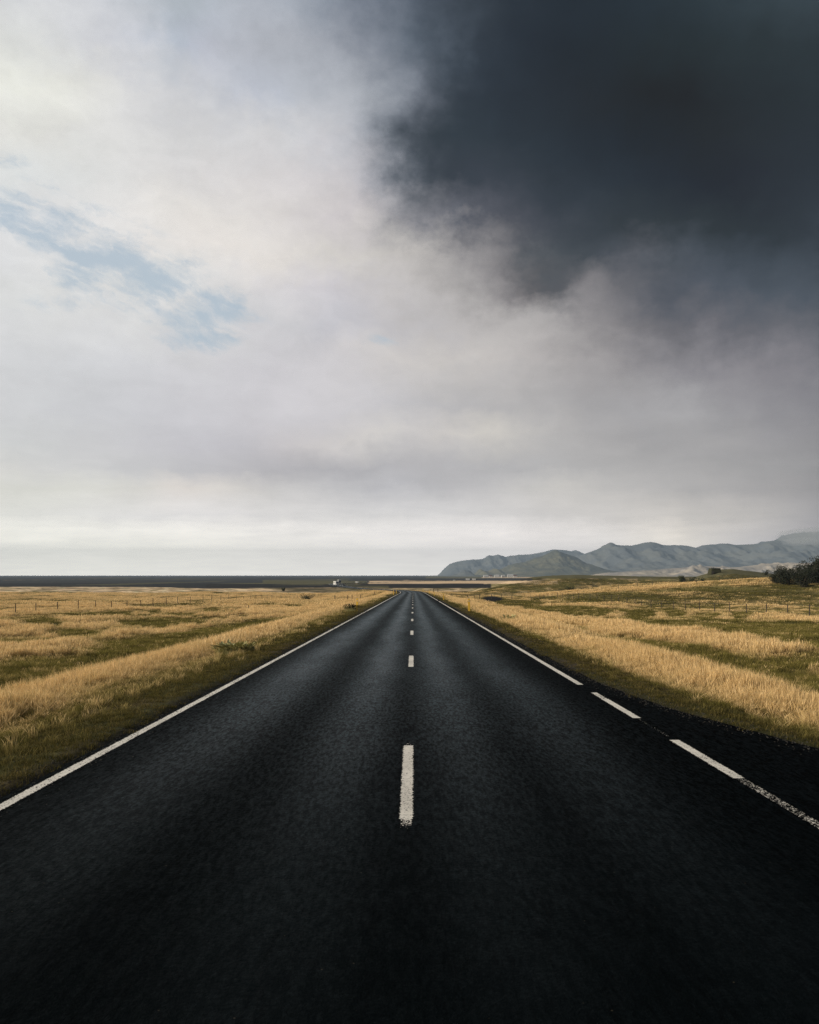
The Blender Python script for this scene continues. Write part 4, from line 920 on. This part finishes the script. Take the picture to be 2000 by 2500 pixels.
mountain('mountain', [(1066,1406),(1076,1398),(1084,1388),(1094,1379),(1098,1376),(1110,1372),(1130,1368),(1160,1365),(1178,1364),(1191,1356.5),(1196,1356),(1226,1356),(1232,1360),(1262,1354.5),(1275,1354),(1310,1351),(1345,1342),(1352,1341),(1385,1343),(1420,1350),(1460,1360),(1560,1380),(1700,1400)], 10500, 1300, M['mtn'], 'long hazy table topped ridge ending in a sea cliff', 11, .15)
mountain('mountain', [(1395,1400),(1415,1368),(1425,1352),(1440,1347),(1455,1342),(1472,1334),(1482,1328),(1490,1324),(1496,1325),(1505,1329),(1522,1330),(1542,1331),(1560,1327),(1575,1324),(1588,1322),(1600,1324),(1620,1329),(1645,1330),(1665,1330),(1682,1332),(1700,1336),(1715,1331),(1745,1328),(1765,1326),(1800,1329),(1830,1328),(1860,1324),(1880,1321),(1915,1312),(1945,1306),(1990,1303),(2080,1300),(2250,1302),(2500,1330),(2700,1400)], 8200, 1900, M['mtn'], 'broad dark mountain range rising on the right', 23, .2)
mountain('mountain', [(1150,1406),(1160,1399),(1168,1390),(1173,1387),(1180,1391),(1190,1393),(1200,1389),(1206,1386),(1216,1390),(1228,1386),(1245,1378),(1262,1375),(1285,1373),(1305,1364),(1325,1357),(1340,1349),(1352,1342),(1360,1341),(1366,1345),(1378,1349),(1395,1354),(1410,1360),(1425,1369),(1440,1377),(1465,1387),(1490,1393),(1560,1402),(1600,1406)], 6600, 1100, M['mtn_brown'], 'brown green pyramid mountain in the middle of the range', 37, .22)
mountain('mountain', [(1085,1406),(1100,1403),(1115,1399),(1125,1393),(1133,1390),(1145,1391),(1150,1394),(1158,1402),(1166,1406)], 6100, 420, M['mtn'], 'low dark foothill below the sea cliff', 47, .2, scale=.5)
mountain('cliff', [(1440,1406),(1470,1400),(1500,1396),(1560,1392),(1600,1390),(1640,1386),(1670,1384),(1720,1381),(1760,1384),(1820,1382),(1860,1377),(1920,1374),(1980,1372),(2060,1372),(2300,1375),(2600,1400)], 4600, 420, M['sand'], 'pale eroded sand terraces below the mountains', 59, .35, scale=.28, plateau=.25, p=1.0)

# ------------------------------------------------------------------ low cloud caught on the right end of the range
def low_cloud(px, py, Y, rx, ry, rz_, dens, label, seed):
    nu, nv = 48, 24; th = np.linspace(0, 2 * np.pi, nu, endpoint=False); ph = np.linspace(0.02, np.pi - .02, nv); TH, PH = np.meshgrid(th, ph)
    d = 1 + fbm(TH * 1.2 + 5, PH * 2.2, 4, seed) * .5 * np.sin(PH) * np.minimum(1, np.minimum(TH, 2 * np.pi - TH) * 2)
    V = np.stack([np.cos(TH) * np.sin(PH) * rx * d, np.sin(TH) * np.sin(PH) * ry * d, np.cos(PH) * rz_ * d], -1).reshape(-1, 3)
    i = np.arange(nv - 1)[:, None] * nu + np.arange(nu)[None]; j = np.arange(nv - 1)[:, None] * nu + (np.arange(nu)[None] + 1) % nu
    Fq = [tuple(q) for q in np.stack([i, j, j + nu, i + nu], -1).reshape(-1, 4)[:, ::-1]] + [tuple(range(nu)), tuple(range(nv * nu - 1, (nv - 1) * nu - 1, -1))]
    me = bpy.data.meshes.new('low_cloud'); me.from_pydata([tuple(v) for v in V], [], Fq); me.update()
    o = new_obj('low_cloud', me); o.location = ((px - 1000) / F * Y, Y, CAMH + (HZ - py) / F * Y)
    m = bpy.data.materials.new('cloud_vapour'); m.use_nodes = True; m.node_tree.nodes.clear(); t = NT(m.node_tree)
    mo = t.node('ShaderNodeOutputMaterial'); pv = t.node('ShaderNodeVolumePrincipled'); pv.inputs['Color'].default_value = (.84, .88, .92, 1); pv.inputs['Density'].default_value = dens
    t.l.new(pv.outputs[0], mo.inputs['Volume']); me.materials.append(m); tag(o, label, kind='stuff')
low_cloud(2010, 1308, 6400, 330, 420, 75, .0013, 'grey low cloud draped over the right end of the range', 3)
low_cloud(1955, 1322, 6000, 130, 200, 30, .0016, 'small pale puff of cloud below the ridge at the right', 5)
# ------------------------------------------------------------------ haze
HR = 14400
ztop = max(max((v_.co.z for v_ in o_.data.vertices), default=0) for o_ in C.objects if o_.type == 'MESH' and o_.name.startswith('mountain')) if 'mountain' in bpy.data.objects else 480.0
print('highest', ztop)
hz = MB().box((0, 0, (ztop + 8 - 22) / 2), (2 * HR, 2 * HR, ztop + 8 + 22)).build('haze', None)
hz.data.materials.clear()
m = bpy.data.materials.new('haze'); m.use_nodes = True; m.node_tree.nodes.clear(); t = NT(m.node_tree)
o = t.node('ShaderNodeOutputMaterial'); pv = t.node('ShaderNodeVolumePrincipled'); pv.inputs["Color"].default_value = (.42, .55, .72, 1); pv.inputs['Density'].default_value = 9.0e-5
t.l.new(pv.outputs[0], o.inputs['Volume']); hz.data.materials.append(m)
tag(hz, 'thin pale haze over the plain and mountains', kind='stuff')
